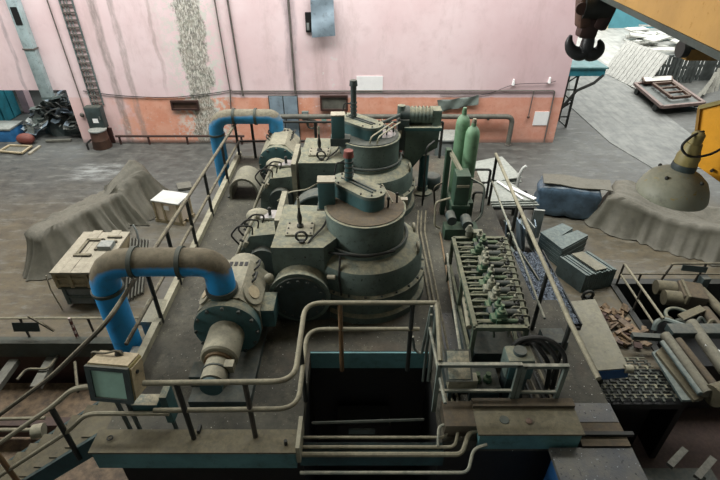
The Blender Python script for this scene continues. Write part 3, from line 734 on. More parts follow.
MB().cyl((xr, Yb, 2.44), (xr, Yb, 2.48), R_+.025, n=24).build('joint_ring', 'flange_dark', t)
MB().cyl((xr, Yb, 2.30), (xr, Yb, 2.44), R_*.95, n=24).build('neck', 'teal_plate', t)
t = thing('blue_pipe', 'large blue pipe arching down onto the far pump in front of the orange wall', 'pipe', (-2.6, 9.6, 0))
Yf = 9.7; R_ = .15
P0, P1, P2 = ony(219.5, 150, Yf), ony(245, 116.5, Yf), ony(277, 135, Yf)
MB().tube([(P0.x, Yf, 0), (P0.x, Yf, P1.z), (P2.x, Yf, P1.z), (P2.x, Yf, 2.3)], R_, 20, .36).build('pipe', 'blue_pipe_far', t)
for x in (P0.x+.42, P2.x-.40): MB().cyl((x-.02, Yf, P1.z), (x+.03, Yf, P1.z), R_+.02, n=20).build('joint_ring', 'flange_dark', t)
for x in (P0.x, P2.x): MB().cyl((x, Yf, P1.z-.40), (x, Yf, P1.z-.36), R_+.02, n=20).build('joint_ring', 'flange_dark', t)
MB().cyl((P0.x, Yf, 0), (P0.x, Yf, .05), R_+.06, n=20).build('foot_flange', 'flange_dark', t)
# ================================================================ PUMPS
def pump(xc, yf, yb, s, zc, r, label, hatch=True, guard=True):
    """yf flange end, yb far end; s=+1 if the body runs away from the camera"""
    t = thing('vane_pump', label, 'pump', (xc, (yf+yb)/2, PZ))
    oct_ = [(r*math.cos(PI/8+k*PI/4), r*math.sin(PI/8+k*PI/4)) for k in range(8)]
    mx = Matrix.Translation((xc, 0, zc)) @ Matrix.Rotation(PI/2, 4, 'X')
    y0, y1 = yf+.18*s, yb
    MB().prism(oct_, -y0, -y1, mx).build('body', 'machine_cream', t, 20)
    ef = MB().lathe([(r*.86, 0), (r*.98, .02), (r*.98, .09), (r*.92, .12), (r*.92, .18)] if s > 0 else [(r*.9, -.18), (r*1.02, -.17), (r*1.06, -.1), (r*1.06, -.02), (r*.9, 0)],
               (xc, yf, zc), 32, 'Y').build('end_flange', 'machine_teal', t)
    for k in range(12):
        p = V(xc+r*.9*math.cos(k*PI/6), yf+.02*s, zc+r*.9*math.sin(k*PI/6)); MB().cyl(p, p+V(0, -.04, 0), .022, n=6).build('flange_bolt', 'machine_dark', ef)
    e0, e1 = min(yb, yb+.32*s), max(yb, yb+.32*s)
    MB().cyl((xc, e0, zc), (xc, e1, zc), r*.62, n=24).build('end_cap', 'machine_cream', t)
    ym = (y0+y1)/2
    for sx in (-1, 1):
        a = PI/4
        cx_, cz_ = xc+sx*math.cos(a)*r*.935, zc+math.sin(a)*r*.935
        for yy in (y0+.42*s, y0+.68*s):
            kk = MB(); nrm = V(sx*math.cos(a), 0, math.sin(a)); tn = V(-sx*math.sin(a), 0, math.cos(a))
            c0 = V(cx_, yy, cz_)+tn*.06
            kk.tube([c0+V(0, -.07, 0), c0+nrm*.09+V(0, -.07, 0), c0+nrm*.09+V(0, .07, 0), c0+V(0, .07, 0)], .014, 6, .03); kk.build('lift_handle', 'rail_black', t)
        # bolted oval hatch
        if hatch:
            el = [(.085*math.cos(q*PI/12), .17*math.sin(q*PI/12)) for q in range(24)]
            mm = Matrix.Translation((cx_, y0+.2*s, cz_)) @ Matrix.Rotation(sx*PI/4, 4, 'Y')
            hc_ = MB().prism([(x*1.65, y*1.1) for x, y in el], -.01, .028, mm).build('hatch_cover', 'machine_cream', t)
            MB().prism([(x*.9, y*.6) for x, y in el], .028, .04, mm).build('hatch_plate', 'wood', hc_)
    for k in range(5): MB().bx(xc-.16+k*.065, xc-.12+k*.065, y1-.13*s, y1-.05*s, zc+r*.92, zc+r*.94).build('vent_slot', 'black', t)
    # shaft guard and coupling outboard of the flange
    y_ = yf-(.42*s if guard else -.1)
    if guard:
        MB().lathe([(.2, 0), (.21, .02), (.21, .40), (.19, .42)] if s < 0 else [(.19, -.42), (.21, -.40), (.21, -.02), (.2, 0)], (xc, yf, zc-.02), 24, 'Y').build('shaft_guard', 'machine_cream', t)
        MB().cyl((xc, y_, zc-.04), (xc, y_-.03*s, zc-.04), .16, n=20).build('guard_ring', 'post_rust', t)
        MB().cyl((xc, y_-.03*s, zc-.05), (xc, y_-.30*s, zc-.05), .14, n=20).build('coupling', 'machine_cream', t)
        MB().cyl((xc, y_-.14*s, zc-.05), (xc, y_-.16*s, zc-.05), .15, n=20).build('coupling_ring', 'machine_dark', t)
        MB().cyl((xc, y_-.30*s, zc-.05), (xc, y_-.36*s, zc-.05), .12, n=20).build('coupling_end', 'teal_dark', t)
        MB().bx(xc+.1, xc+.2, y_-.16*s, y_-.06*s, zc-.05, zc+.06).build('coupling_key', 'machine_cream', t)
    lo, hi_ = min(y0, y1), max(y0, y1)
    MB().bx(xc-.32, xc+.36, min(lo, y_-.3*s), max(hi_, y_-.3*s), PZ, PZ+.1).build('base_frame', 'machine_dark', t)
    for yy in (lo+.1, hi_-.2): MB().bx(xc-.3, xc+.3, yy, yy+.1, PZ+.1, zc-r*.6).build('support_foot', 'machine_dark', t)
    MB().bx(xc+r*.82, xc+r*.82+.2, y0+.05, y0+.35*s+.05, zc-.15, zc+.12, .01).build('terminal_box', 'machine_teal', t)
    MB().bx(xc-.34, xc-.2, y_-.1, y_+.12, PZ+.1, zc-.18).build('oil_cup_bracket', 'machine_dark', t)
    return t
pump(-1.57, 4.13, 5.05, 1, 2.05, .40, 'dusty vane pump with blue neck under the near blue pipe')
pump(-1.62, 8.75, 9.75, 1, 1.98, .38, 'dusty vane pump under the far blue pipe with lifting handles', False, False)
# half round guard on the platform
t = thing('belt_guard', 'dusty half round sheet guard on the platform beside the far pump', 'guard', (-2.2, 8.3, PZ))
b = MB(); pr = []
for k in range(13):
    a = PI*k/12; pr.append((.28*math.cos(a), .34*math.sin(a)+.1))
pr = [(.28, 0)]+pr+[(-.28, 0)]
inner = [(x*.86, y*.9) for x, y in pr][::-1]
mx = Matrix.Translation((-2.18, 0, PZ)) @ Matrix.Rotation(PI/2, 4, 'X')
A = pr+inner
k = len(pr)
va = [[b.bm.verts.new(mx @ Vector((x, y, -yy))) for x, y in pr] for yy in (8.05, 8.6)]
vb = [[b.bm.verts.new(mx @ Vector((x*.86, y*.9, -yy))) for x, y in pr] for yy in (8.05, 8.6)]
for i in range(k-1):
    b.bm.faces.new((va[0][i], va[0][i+1], va[1][i+1], va[1][i])); b.bm.faces.new((vb[0][i], vb[0][i+1], vb[1][i+1], vb[1][i]))
    for e in (0, 1): b.bm.faces.new((va[e][i], va[e][i+1], vb[e][i+1], vb[e][i]))
for i in (0, k-1): b.bm.faces.new((va[0][i], va[1][i], vb[1][i], vb[0][i]))
b.build('sheet_hood', 'concrete_slab', t)
for x in (-2.47, -1.89): MB().bx(x-.04, x+.04, 8.1, 8.55, PZ, PZ+.03).build('foot', 'machine_dark', t)
# ================================================================ REDUCERS WITH DRUMS
def reducer(dx, dy, label, near=True):
    cx, cy = .07+dx, 5.57+dy
    t = thing('drum_machine', label, 'machine', (cx, cy, PZ))
    def q(x, y, z=0): return V(x+dx, y+dy, z)
    bd = MB().lathe([(.86, 0), (.86, .10), (.80, .12), (.80, .34), (.85, .36), (.85, .42), (.80, .44), (.79, .68), (.76, .76), (.69, .81), (.58, .84), (.575, .885)], (cx, cy, PZ), 48).build('base_drum', 'machine', t, 30)
    MB().lathe([(.525, 0), (.525, .40), (.54, .405), (.54, .43), (.52, .435), (.515, .435)], (cx, cy, PZ+.885), 48).build('upper_drum', 'machine', t, 30)
    MB().lathe([(.51, 0), (.51, .012)], (cx, cy, PZ+1.32), 48).build('drum_top', 'brown_top' if near else 'machine_dark', t)
    MB().torus((cx, cy, PZ+.92), .57, .022, 'Z', 48).build('ring_pipe', 'machine_dark', t)
    for k in range(24):
        p = V(cx+.82*math.cos(k*PI/12), cy+.82*math.sin(k*PI/12), PZ+.42); MB().cyl(p, p+V(0, 0, .03), .018, n=6).build('flange_bolt', 'machine_dark', bd)
    # obround cover on the drum
    a, e = (onz(346, 179, 3.15), onz(371, 191, 3.15)) if near else (onz(350, 117, 3.15)-q(0, 0), onz(371, 124, 3.15)-q(0, 0))
    if not near: a += V(dx, dy, 0); e += V(dx, dy, 0)
    d = (e-a); d.z = 0; L_ = d.length; an = math.atan2(d.y, d.x); r = .18 if near else .20
    pts = [(r*math.sin(k*PI/10), -r*math.cos(k*PI/10)) for k in range(11)]
    poly = [(L_/2+x, y) for x, y in pts]+[(-L_/2-x, -y) for x, y in pts]
    mc = (a+e)/2; mx = Matrix.Translation((mc.x, mc.y, 0)) @ Matrix.Rotation(an, 4, 'Z')
    zb = PZ+1.32
    MB().prism(poly, zb, 3.11, mx).build('cover_housing', 'machine_teal', t, 30)
    ld = MB().prism([(x*1.03, y*1.06) for x, y in poly], 3.11, 3.155, mx).build('cover_lid', 'machine', t, 30)
    for y in (-.03, .03): MB().box(mx @ V(0, y, 3.165), (L_*1.25, .02, .02), (0, 0, an)).build('lid_seam', 'machine_dark', ld)
    for x, y in poly[::3]: p = mx @ V(x*.9, y*.9, 3.155); MB().cyl(p, p+V(0, 0, .018), .014, n=6).build('lid_bolt', 'rail_black', ld)
    # column with cap
    pc = a+(e-a)*.12 if near else a+(e-a)*.18; pc.z = 3.155
    top = .34 if near else .56
    cl_ = MB().cyl(pc, pc+V(0, 0, top), .05, n=16).build('column', 'machine_teal' if near else 'machine_dark', t)
    for k in range(4): MB().cyl(pc+V(0, 0, .05+k*.07), pc+V(0, 0, .07+k*.07), .062, n=16).build('column_ring', 'machine_dark', cl_)
    MB().cyl(pc+V(0, 0, top), pc+V(0, 0, top+.09), .07, .06, 16).build('column_cap', 'red' if near else 'machine_dark', cl_)
    MB().tube([pc+V(-.05, 0, .25), pc+V(-.16, -.02, .27), pc+V(-.2, -.05, .05), pc+V(-.2, -.05, -.3)], .012, 6, .05).build('column_wire', 'rubber', t)
    # rectangular switch box
    bc = V(-.44, 5.66, 3.06)+V(dx, dy, 0) if near else ony(338, 126, 7.75)
    cb = MB().box(bc, (.22, .17, .40), (0, 0, .03), .012).build('control_box', 'machine_teal', t)
    MB().box(bc+V(0, 0, .205), (.23, .18, .02), (0, 0, .03)).build('control_box_lid', 'wood_light', cb)
    MB().bx(bc.x-.13, bc.x+.2, bc.y-.1, bc.y+.12, PZ+1.25, bc.z-.19).build('box_bracket', 'machine_dark', t)
    # small fittings on the drum top
    for u, z in ((.30, .0), (.42, .12)):
        p = V(cx+u, cy-.05+z, PZ+1.33); b = MB(); b.cyl(p, p+V(0, 0, .12), .014, n=8); b.ball(p+V(0, 0, .13), .026, u=8, v=6); b.build('drum_valve', 'rail_black', t)
    MB().tube([(cx+.26, cy+.35, PZ+1.33), (cx+.22, cy+.3, PZ+1.5), (cx+.36, cy-.02, PZ+1.38)], .01, 6, .05).build('drain_pipe', 'rail_light', t)
    MB().box((cx+.53, cy+.18, PZ+1.26), (.09, .08, .14)).build('junction_box', 'wood_light', t)
    for an_ in (-.3, .35): 
        p = V(cx+.74*math.cos(an_), cy+.74*math.sin(an_), PZ+.72)
        MB().torus(p+V(0, 0, .08), .07, .02, 'X', 16, 6).build('lifting_eye', 'machine_cream', t)
    # side housing with round inspection cover towards the camera
    mx = Matrix.Translation((dx, dy, 0))
    prof = [(-1.12, 4.98), (-.46, 4.98), (-.3, 5.2), (-.3, 6.0), (-1.08, 6.05)]
    MB().prism(prof, PZ, 2.66, mx).build('side_housing', 'machine', t, 20)
    tp = MB().box(q(-.79, 5.38, 2.675), (.36, .30, .03), (0, 0, 0), .006).build('top_plate', 'machine_cream', t)
    for x in (-.15, .15):
        for y in (-.12, 0, .12): MB().cyl(q(-.79+x, 5.38+y, 2.69), q(-.79+x, 5.38+y, 2.702), .013, n=6).build('plate_bolt', 'rail_black', tp)
    b = MB(); p = q(-.79, 5.42, 2.69)
    b.lathe([(.045, 0), (.045, .03), (.02, .05), (.03, .09), (.034, .15), (.016, .24), (.014, .44)], p, 12); b.build('breather', 'rail_black', t)
    MB().cyl(p+V(0, 0, .3), p+V(0, 0, .44), .018, n=8).build('breather_tip', 'pale_pipe', t)
    MB().torus(q(-.74, 5.10, 2.75), .07, .016, 'Y', 20, 6).build('lifting_eye', 'rail_black', t)
    MB().cyl(q(-.74, 5.10, 2.66), q(-.74, 5.10, 2.69), .04, n=10).build('eye_base', 'rail_black', t)
    MB().tube([q(-.5, 5.95, 2.7), q(-.42, 5.7, 2.72), q(-.48, 5.4, 2.70), q(-.66, 5.08, 2.68), q(-.7, 4.98, 2.5)], .014, 6, .1).build('oil_line', 'rubber', t)
    if near:
        c_ = V(-.775, 4.74, 2.03)
        MB().lathe([(.40, .0), (.40, .04), (.365, .05), (.365, .30)], c_, 40, 'Y').build('cover_neck', 'machine', t)
        rc = MB().lathe([(.345, -.02), (.35, 0)], c_, 40, 'Y').build('round_cover', 'machine_dark', t)
        for k in range(16):
            a_ = 2*PI*k/16; p = c_+V(.30*math.cos(a_), -.02, .30*math.sin(a_))
            MB().cyl(p, p+V(0, -.025, 0), .02, n=6).build('cover_bolt', 'machine_dark', rc)
        MB().ball(c_+V(-.38, .1, .25), .065, (1, 1, 1.1)).build('oil_cap', 'machine_cream', t)
        MB().cyl(c_+V(.36, .12, .26), c_+V(.46, .1, .27), .03, n=10).build('plug', 'wood_light', t)
        MB().bx(-1.1, -.4, 4.8, 5.0, PZ, 1.75).build('foot', 'machine_dark', t)
        # hoses hanging down the drum
        MB().tube([(-.36, 5.45, 2.72), (-.44, 5.30, 2.45), (-.5, 5.12, 2.5), (-.25, 4.98, 2.56), (.1, 4.96, 2.54), (.45, 5.1, 2.52)], .016, 6, .1).build('hose', 'rubber', t)
        MB().tube([(-.25, 4.97, 2.54), (-.27, 4.86, 2.3), (-.24, 4.78, 2.05)], .014, 6, .05).build('hose', 'rubber', t)
    return t
reducer(0, 0, 'near drum machine with brown drum top, red capped column and round bolted cover')
reducer(.09, 2.43, 'far drum machine behind the red capped column, shiny wet drum top beside it', False)
p = MB().lathe([(.2, 0), (.2, .004)], (.42, 8.0, PZ+1.335), 24); tag(p.build('oil_puddle', 'steel_shiny'), 'shiny wet puddle on top of the far drum', 'puddle')
# dark wheel housing between the machines
t = thing('wheel_housing', 'dark half round wheel housing between the two drum machines', 'housing', (-.6, 6.7, PZ))
MB().lathe([(.46, 0), (.48, .03), (.48, .24), (.46, .27)], (-.62, 6.62, 2.02), 32, 'Y').build('cover', 'machine_dark', t)
MB().torus((-.62, 6.60, 2.02), .47, .03, 'Y', 36, 8).build('rim', 'machine_dark', t)
MB().bx(-1.0, -.2, 6.65, 6.9, PZ, 1.8).build('base', 'machine_dark', t)
# drive gearboxes
def gearbox(dx, dy, label, sh=1.0):
    t = thing('gearbox', label, 'gearbox', (-1.45+dx, 5.95+dy, PZ))
    def q(x, y, z): return V(x+dx, y+dy, z)
    prof = [(-1.78, 1.75), (-1.74, 2.05), (-1.55, 2.36), (-1.18, 2.40), (-1.16, 1.75)]
    mx = Matrix.Translation((dx, dy, 0)) @ Matrix.Rotation(PI/2, 4, 'X')
    MB().prism(prof, -5.68, -6.30, mx).build('body', 'machine', t, 20)
    MB().cyl(q(-1.38, 5.56, 2.0), q(-1.38, 5.68, 2.0), .2, n=24).build('bearing_boss', 'machine_dark', t)
    b = MB(); b.box(q(-1.62, 5.98, 2.24), (.10, .70, .06), (0, math.radians(-58), 0), .01); b.build('side_cover', 'machine_cream', t)
    for k in range(5):
        p = q(-1.655+.0, 5.70+k*.14, 2.26); MB().cyl(p, p+V(-.05, 0, .03), .02, n=6).build('cover_bolt', 'rail_black', t)
    MB().bx(*sum(([a+dd, e+dd] for a, e, dd in ((-1.46, -1.20, dx), (6.05, 6.28, dy))), []), 2.40, 2.43).build('top_plate', 'steel_shiny', t)
    b = MB(); b.cyl(q(-1.33, 6.15, 2.43), q(-1.33, 6.15, 2.52), .025, n=8); b.ball(q(-1.33, 6.15, 2.53), .03, u=8, v=6); b.build('filler_cap', 'rail_black', t)
    MB().bx(-1.17+dx, -1.09+dx, 5.62+dy, 6.45+dy, 1.7, 2.66).build('joint_flange', 'machine_cream', t)
    MB().bx(-1.75+dx, -1.1+dx, 5.72+dy, 6.28+dy, PZ, 1.76).build('base', 'machine_dark', t)
    # lever linkage and looping wires on the sloping side
    MB().tube([q(-1.86, 5.55, 1.85), q(-1.72, 5.7, 2.15), q(-1.56, 6.0, 2.42), q(-1.52, 6.25, 2.46)], .026, 8, .1).build('lever_rod', 'machine_cream', t)
    for o_ in (0, .16, .3):
        MB().tube([q(-1.72+o_*.4, 5.68+o_, 2.22), q(-1.80+o_*.4, 5.62+o_, 2.42), q(-1.68+o_*.5, 5.66+o_, 2.55), q(-1.50+o_*.4, 5.72+o_, 2.5), q(-1.52+o_*.3, 5.72+o_, 2.36)], .013, 6, .06).build('wire_loop', 'rubber', t)
    MB().ball(q(-1.52, 6.22, 2.36), .17, (1.1, .8, .7)).build('end_cap', 'machine_cream', t)
    return t
gearbox(0, 0, 'dusty gearbox with looping wires between the near pump and near drum machine')
gearbox(.02, 1.75, 'dusty gearbox with a pale lever in front of the far pump')
tag(MB().tube([(-1.42, 7.30, 2.0), (-1.2, 7.25, 2.2), (-.9, 7.3, 2.22), (-.7, 7.4, 2.3)], .014, 6, .08).build('oil_line', 'pale_pipe'), 'thin pale oil line across the front of the far gearbox', 'pipe')
# feeder on a column beside the far drum
t = thing('hopper_feeder', 'grey green hopper with a motor on top standing on a column beside the far drum', 'feeder', (1.2, 8.35, PZ))
mx = Matrix.Translation((0, 8.12, 0)) @ Matrix.Rotation(PI/2, 4, 'X')
MB().prism([(.80, 2.98), (1.40, 2.94), (1.38, 2.62), (1.14, 2.48), (.94, 2.2), (.80, 2.32)], -.45, 0, mx).build('hopper', 'machine', t, 20)
MB().bx(.78, 1.43, 8.10, 8.6, 2.94, 3.0).build('hopper_rim', 'machine_teal', t)
MB().bx(.66, .86, 8.15, 8.5, 2.55, 3.12).build('side_plate', 'machine_dark', t)
b = MB(); b.cyl((.86, 8.33, 3.15), (1.30, 8.33, 3.13), .14, n=20)
for k in range(6): b.cyl((.9+k*.065, 8.33, 3.15), (.93+k*.065, 8.33, 3.15), .155, n=20)
b.build('motor', 'machine', t)
MB().cyl((.70, 8.33, 3.17), (.86, 8.33, 3.16), .15, n=16).build('motor_end', 'machine_dark', t)
MB().bx(1.27, 1.42, 8.2, 8.45, 3.0, 3.27).build('valve_block', 'machine', t)
MB().cyl((.72, 8.28, 3.2), (.72, 8.28, 3.34), .07, n=12).build('inlet', 'machine', t)
MB().tube([(.7, 8.2, 3.2), (.45, 8.1, 3.12), (.2, 8.05, 3.05)], .03, 8, .1).build('feed_pipe', 'machine_dark', t)
MB().cyl((1.2, 8.35, PZ), (1.2, 8.35, 2.4), .09, n=16).build('column', 'teal_plate', t)
MB().lathe([(.2, 0), (.2, .03), (.11, .06), (.1, .14)], (1.2, 8.35, PZ), 20).build('column_base', 'machine', t)
for x in (.28, .40):
    tag(MB().tube([(x-.12, 7.52, 2.95), (x-.10, 7.52, 3.07), (x+.28, 7.95, 3.16)], .014, 6, .06).build('hand_grip', 'pale_pipe'), 'thin pale bent pipe on the rim of the far drum', 'pipe', 'pale bent pipes on the far drum')
# ================================================================ RIGHT PART OF THE PLATFORM
for x, y, zt, lb in ((1.73, 7.85, 3.33, 'left and taller looking of the two'), (1.85, 7.58, 3.24, 'right and nearer of the two')):
    t = thing('gas_bottle', 'green steel gas bottle standing by the green stand, '+lb, 'gas bottle', (x, y, 1.9))
    r = .118
    MB().lathe([(r*.9, 0), (r, .03), (r, zt-1.9-.17), (r*.93, zt-1.9-.1), (r*.7, zt-1.9-.04), (r*.36, zt-1.9)], (x, y, 1.9), 24).build('bottle_body', 'bottle_green', t)
    MB().cyl((x, y, zt), (x, y, zt+.05), .042, n=12).build('neck_ring', 'bottle_green', t)
    MB().lathe([(.035, 0), (.04, .02), (.03, .07)], (x, y, zt+.05), 12).build('valve_cap', 'machine_cream' if x > 1.8 else 'bottle_green', t)
t = thing('hydraulic_stand', 'dark green hydraulic stand with pipes carrying the two gas bottles', 'stand', (1.7, 7.3, PZ))
MB().bx(1.58, 1.99, 7.4, 8.0, PZ, 1.9, .01).build('bottle_shelf', 'green', t)
MB().bx(1.56, 1.80, 7.05, 7.35, PZ, 2.6, .015).build('column', 'green', t)
MB().bx(1.53, 1.83, 7.02, 7.38, 2.0, 2.06).build('collar', 'green', t)
MB().bx(1.58, 1.78, 7.03, 7.05, 2.4, 2.44).build('pale_strip', 'pale_pipe', t)
MB().bx(1.44, 1.52, 7.5, 7.62, PZ, 2.85).build('post', 'green', t)
MB().beam((1.5, 7.55, 2.82), (1.72, 7.2, 2.5), .06, .05).build('brace', 'pale_pipe', t)
MB().bx(1.4, 1.95, 6.7, 6.95, PZ, 1.8).build('pump_block', 'green', t)
b = MB(); b.cyl((1.5, 6.72, 1.95), (1.5, 6.95, 1.95), .08, n=12); b.cyl((1.75, 6.65, 1.9), (1.75, 6.9, 1.9), .09, n=12); b.build('cylinder', 'machine_dark', t)
for k, pts in enumerate(([(1.35, 6.9, 1.7), (1.25, 6.9, 1.75), (1.25, 7.0, 2.15), (1.5, 7.05, 2.2)], [(1.15, 7.8, PZ+.02), (1.15, 7.8, 2.2), (1.15, 7.85, 2.75), (1.3, 8.0, 2.8)],
                         [(1.9, 7.0, 1.7), (2.05, 7.0, 1.9), (2.05, 7.1, 2.4), (1.8, 7.2, 2.5)], [(1.35, 7.6, 1.7), (1.3, 7.6, 2.1), (1.45, 7.6, 2.2)])):
    MB().tube(pts, .018, 6, .08).build('oil_pipe', ('rail_light', 'rail_black', 'rail_grey', 'rail_dark')[k], t)
t = thing('oil_tank_cap', 'small round tank with a dark lid on a bent pipe behind the green stand', 'tank', (1.3, 8.05, PZ))
MB().lathe([(.16, 0), (.18, .03), (.18, .22), (.15, .26)], (1.4, 8.55, PZ), 20).build('tank', 'machine_dark', t)
MB().tube([(1.2, 8.05, PZ), (1.2, 8.05, 2.0), (1.2, 8.5, 2.0)], .02, 6, .08).build('bent_pipe', 'rail_black', t)
# low black hoops right of the stand
b = MB(); b.tube([(1.98, 8.2, PZ), (1.98, 8.2, 2.15), (2.43, 8.2, 2.15), (2.40, 8.1, PZ)], .024, 6, .06); b.tube([(1.98, 8.2, 1.9), (2.42, 8.15, 1.9)], .018, 6)
tag(b.build('pipe_hoop', 'rail_black'), 'large black bent pipe hoop in front of the white panels right of the bottles', 'pipe')
b = MB(); b.tube([(2.02, 7.6, PZ), (2.02, 7.6, 2.0), (2.2, 7.6, 2.0), (2.2, 7.6, PZ)], .022, 6, .06)
tag(b.build('pipe_hoop', 'rail_black'), 'small black bent pipe hoop close beside the green stand', 'pipe')
# pipes in the walkway left of the rack
for x0, x1, lb in ((.98, .94, 'left'), (1.04, 1.0, 'middle'), (1.10, 1.07, 'right')):
    tag(MB().tube([(x1+.08, 7.3, PZ+.2), (x1+.03, 6.9, PZ+.03), (x0, 4.3, PZ+.03), (x0-.01, 3.1, PZ+.03)], .016, 6, .1).build('floor_pipe', 'rail_dark'), 'thin brown pipe running along the walkway beside the near drum, %s of three' % lb, 'pipe')
tag(MB().tube([(1.36, 6.9, PZ+.02), (1.26, 4.6, PZ+.02), (1.2, 3.6, PZ+.02)], .014, 6).build('floor_rod', 'post_rust'), 'thin brown rod lying along the middle of the walkway', 'rod')
tag(MB().tube([(1.42, 5.9, PZ+.45), (1.36, 5.0, PZ+.45), (1.30, 4.2, PZ+.45)], .035, 10).build('pressure_pipe', 'pale_pipe'), 'thick pale pipe lying along the left side of the valve rack', 'pipe')
tag(MB().tube([(1.30, 5.9, PZ+.1), (1.29, 5.85, PZ+.35), (1.22, 5.0, PZ+.35), (1.16, 3.9, PZ+.35)], .018, 6, .06).build('pressure_pipe', 'rail_grey'), 'thin grey pipe left of the thick pale pipe by the valve rack', 'pipe')
for y in (5.0,): pass
t = thing('cable_trough', 'dark open cable trough with a pale end block left of the valve rack', 'trough', (1.05, 4.2, PZ))
for x in (.98, 1.26): MB().bx(x-.015, x+.015, 3.6, 4.9, PZ, PZ+.22).build('side_wall', 'machine_dark', t)
MB().bx(.99, 1.25, 3.6, 4.9, PZ, PZ+.03).build('trough_floor', 'dark_plate', t)
MB().bx(.96, 1.28, 3.48, 3.6, PZ+.2, PZ+.36, .01).build('end_block', 'pale_pipe', t)
for x in (1.0, 1.24): MB().bx(x-.02, x+.02, 3.5, 3.56, PZ, PZ+.2).build('leg', 'machine_dark', t)
# valve rack
t = thing('valve_rack', 'long green valve rack of dusty frames and rows of valves on the platform', 'valve rack', (1.65, 4.7, PZ))
zr = 2.36
L0, L1, R0, R1 = V(1.30, 5.62, zr), V(1.27, 3.88, zr), V(2.02, 5.62, zr), V(1.84, 3.88, zr)
def rk(fx, fy, z=0): 
    a = L0.lerp(L1, fy); c_ = R0.lerp(R1, fy); return a.lerp(c_, fx)+V(0, 0, z)
for fx in (0, 1): MB().beam(rk(fx, 0), rk(fx, 1), .05).build('long_rail', 'rack', t)
MB().beam(rk(.42, .05, -.02), rk(.42, .98, -.02), .03).build('long_rail', 'rack', t)
for i in range(17):
    fy = i/16; MB().beam(rk(0, fy), rk(1, fy), .028 if i not in (0, 16) else .05).build('cross_bar', 'rack', t)
for fx in (0, 1):
    for fy in (0, .5, 1): p = rk(fx, fy); MB().beam(p, V(p.x, p.y, PZ), .045).build('leg', 'rack', t)
for fx in (0, 1): MB().beam(rk(fx, 0, -.45), rk(fx, 1, -.45), .04).build('lower_rail', 'rack', t)
for i in range(13):
    fy = .05+i*.073; big = i in (1, 2, 7, 11, 12)
    p = rk(.45+.05*math.sin(i*2.3), fy, -.06+.02*math.sin(i*1.7)); s_ = 1.5 if big else 1
    b = MB(); b.box(p, (.12*s_, .11, .20), bev=.01); b.box(p+V(.02, 0, .12), (.08*s_, .09, .08), bev=.01); b.build('valve_body', ('valve_green', 'valve_green', 'valve_cream', 'machine_dark', 'valve_cream')[(i*3) % 5], t)
    b = MB(); b.lathe([(.045, 0), (.045, .03), (.02, .04), (.02, .1)], p+V(.02, 0, .16), 10); b.build('valve_knob', 'valve_green' if big else 'valve_cream', t)
    p = rk(.70+.06*math.sin(i*3.1), fy+.02, .01*math.sin(i*2)); b = MB(); b.cyl(p+V(-.08, 0, .02), p+V(.09, 0, .02), .028+.008*(i % 3), n=10); b.box(p+V(-.12, 0, .02), (.05, .08, .09)); b.build('solenoid', 'valve_green' if i % 3 == 0 else 'machine_dark', t)
    p = rk(.2, fy+.03, -.02); b = MB(); b.tube([p+V(-.08, 0, -.25), p+V(-.08, 0, .03), p+V(.1, 0, .03), p+V(.14, 0, -.2)], .014, 6, .05); b.build('valve_pipe', 'rack', t)
    p = rk(.14+.04*math.sin(i*1.3), fy-.03, -.1); MB().box(p, (.09, .06, .14), (0, 0, .2*math.sin(i*2))).build('terminal_block', 'machine_dark' if i % 2 else 'valve_green', t)
    p = rk(.9, fy+.03, .02); MB().lathe([(.03, 0), (.03, .05), (.012, .06), (.012, .1)], p, 8).build('gauge', 'valve_cream' if i % 2 else 'rail_black', t)
    p = rk(.86, fy-.02, 0); b = MB(); b.tube([p+V(-.05, 0, -.3), p+V(-.05, 0, .05), p+V(.14, 0, .03), p+V(.16, 0, -.35)], .013, 6, .05); b.build('valve_pipe', 'valve_cream', t)
MB().bx(1.36, 1.86, 4.0, 5.5, PZ, PZ+.22).build('manifold', 'machine_dark', t)
p = rk(.3, -.02, .0); b = MB(); b.lathe([(.04, 0), (.05, .06), (.03, .1), (.06, .12), (.02, .2)], p, 10); b.box(p+V(.12, 0, .05), (.14, .1, .12), bev=.01); b.build('end_valve', 'valve_cream', t)
# big green valve head at the near end
t = thing('hydraulic_motor', 'green box motor at the near end of the valve rack under black hoses', 'motor', (1.72, 3.62, PZ))
MB().bx(1.56, 1.86, 3.5, 3.74, 1.95, 2.25, .04).build('housing', 'machine', t)
MB().bx(1.58, 1.84, 3.48, 3.50, 1.98, 2.20, .008).build('front_cover', 'teal_plate', t)
MB().cyl((1.71, 3.62, 2.25), (1.71, 3.62, 2.29), .07, n=16).build('cap', 'machine_dark', t)
MB().bx(1.6, 1.82, 3.52, 3.72, PZ, 1.95).build('pedestal', 'machine_dark', t)
for k, lb in enumerate(('outermost', 'middle', 'innermost')):
    d = k*.07
    tag(MB().tube([(1.66+d, 3.75, 2.05), (1.70+d, 3.75, 2.33-d*.4), (2.02-d, 3.70, 2.40-d*.6), (2.22-d, 3.60, 2.22-d), (2.20-d, 3.5, 1.62)], .026, 8, .22).build('hydraulic_hose', 'rubber'), 'thick black hydraulic hose arching over the near end of the valve rack, %s of three' % lb, 'hose')
for k in range(5):
    x = 1.86+k*.075; tag(MB().tube([(x-.04, 4.9, PZ+.12), (x, 3.9, PZ+.12), (x+.06, 3.2, PZ+.08)], .02, 6).build('return_pipe', 'rail_dark' if k % 2 else 'rail_black'), 'dark pipe running under the hoses beside the right handrail', 'pipe', 'dark pipes under the black hoses')
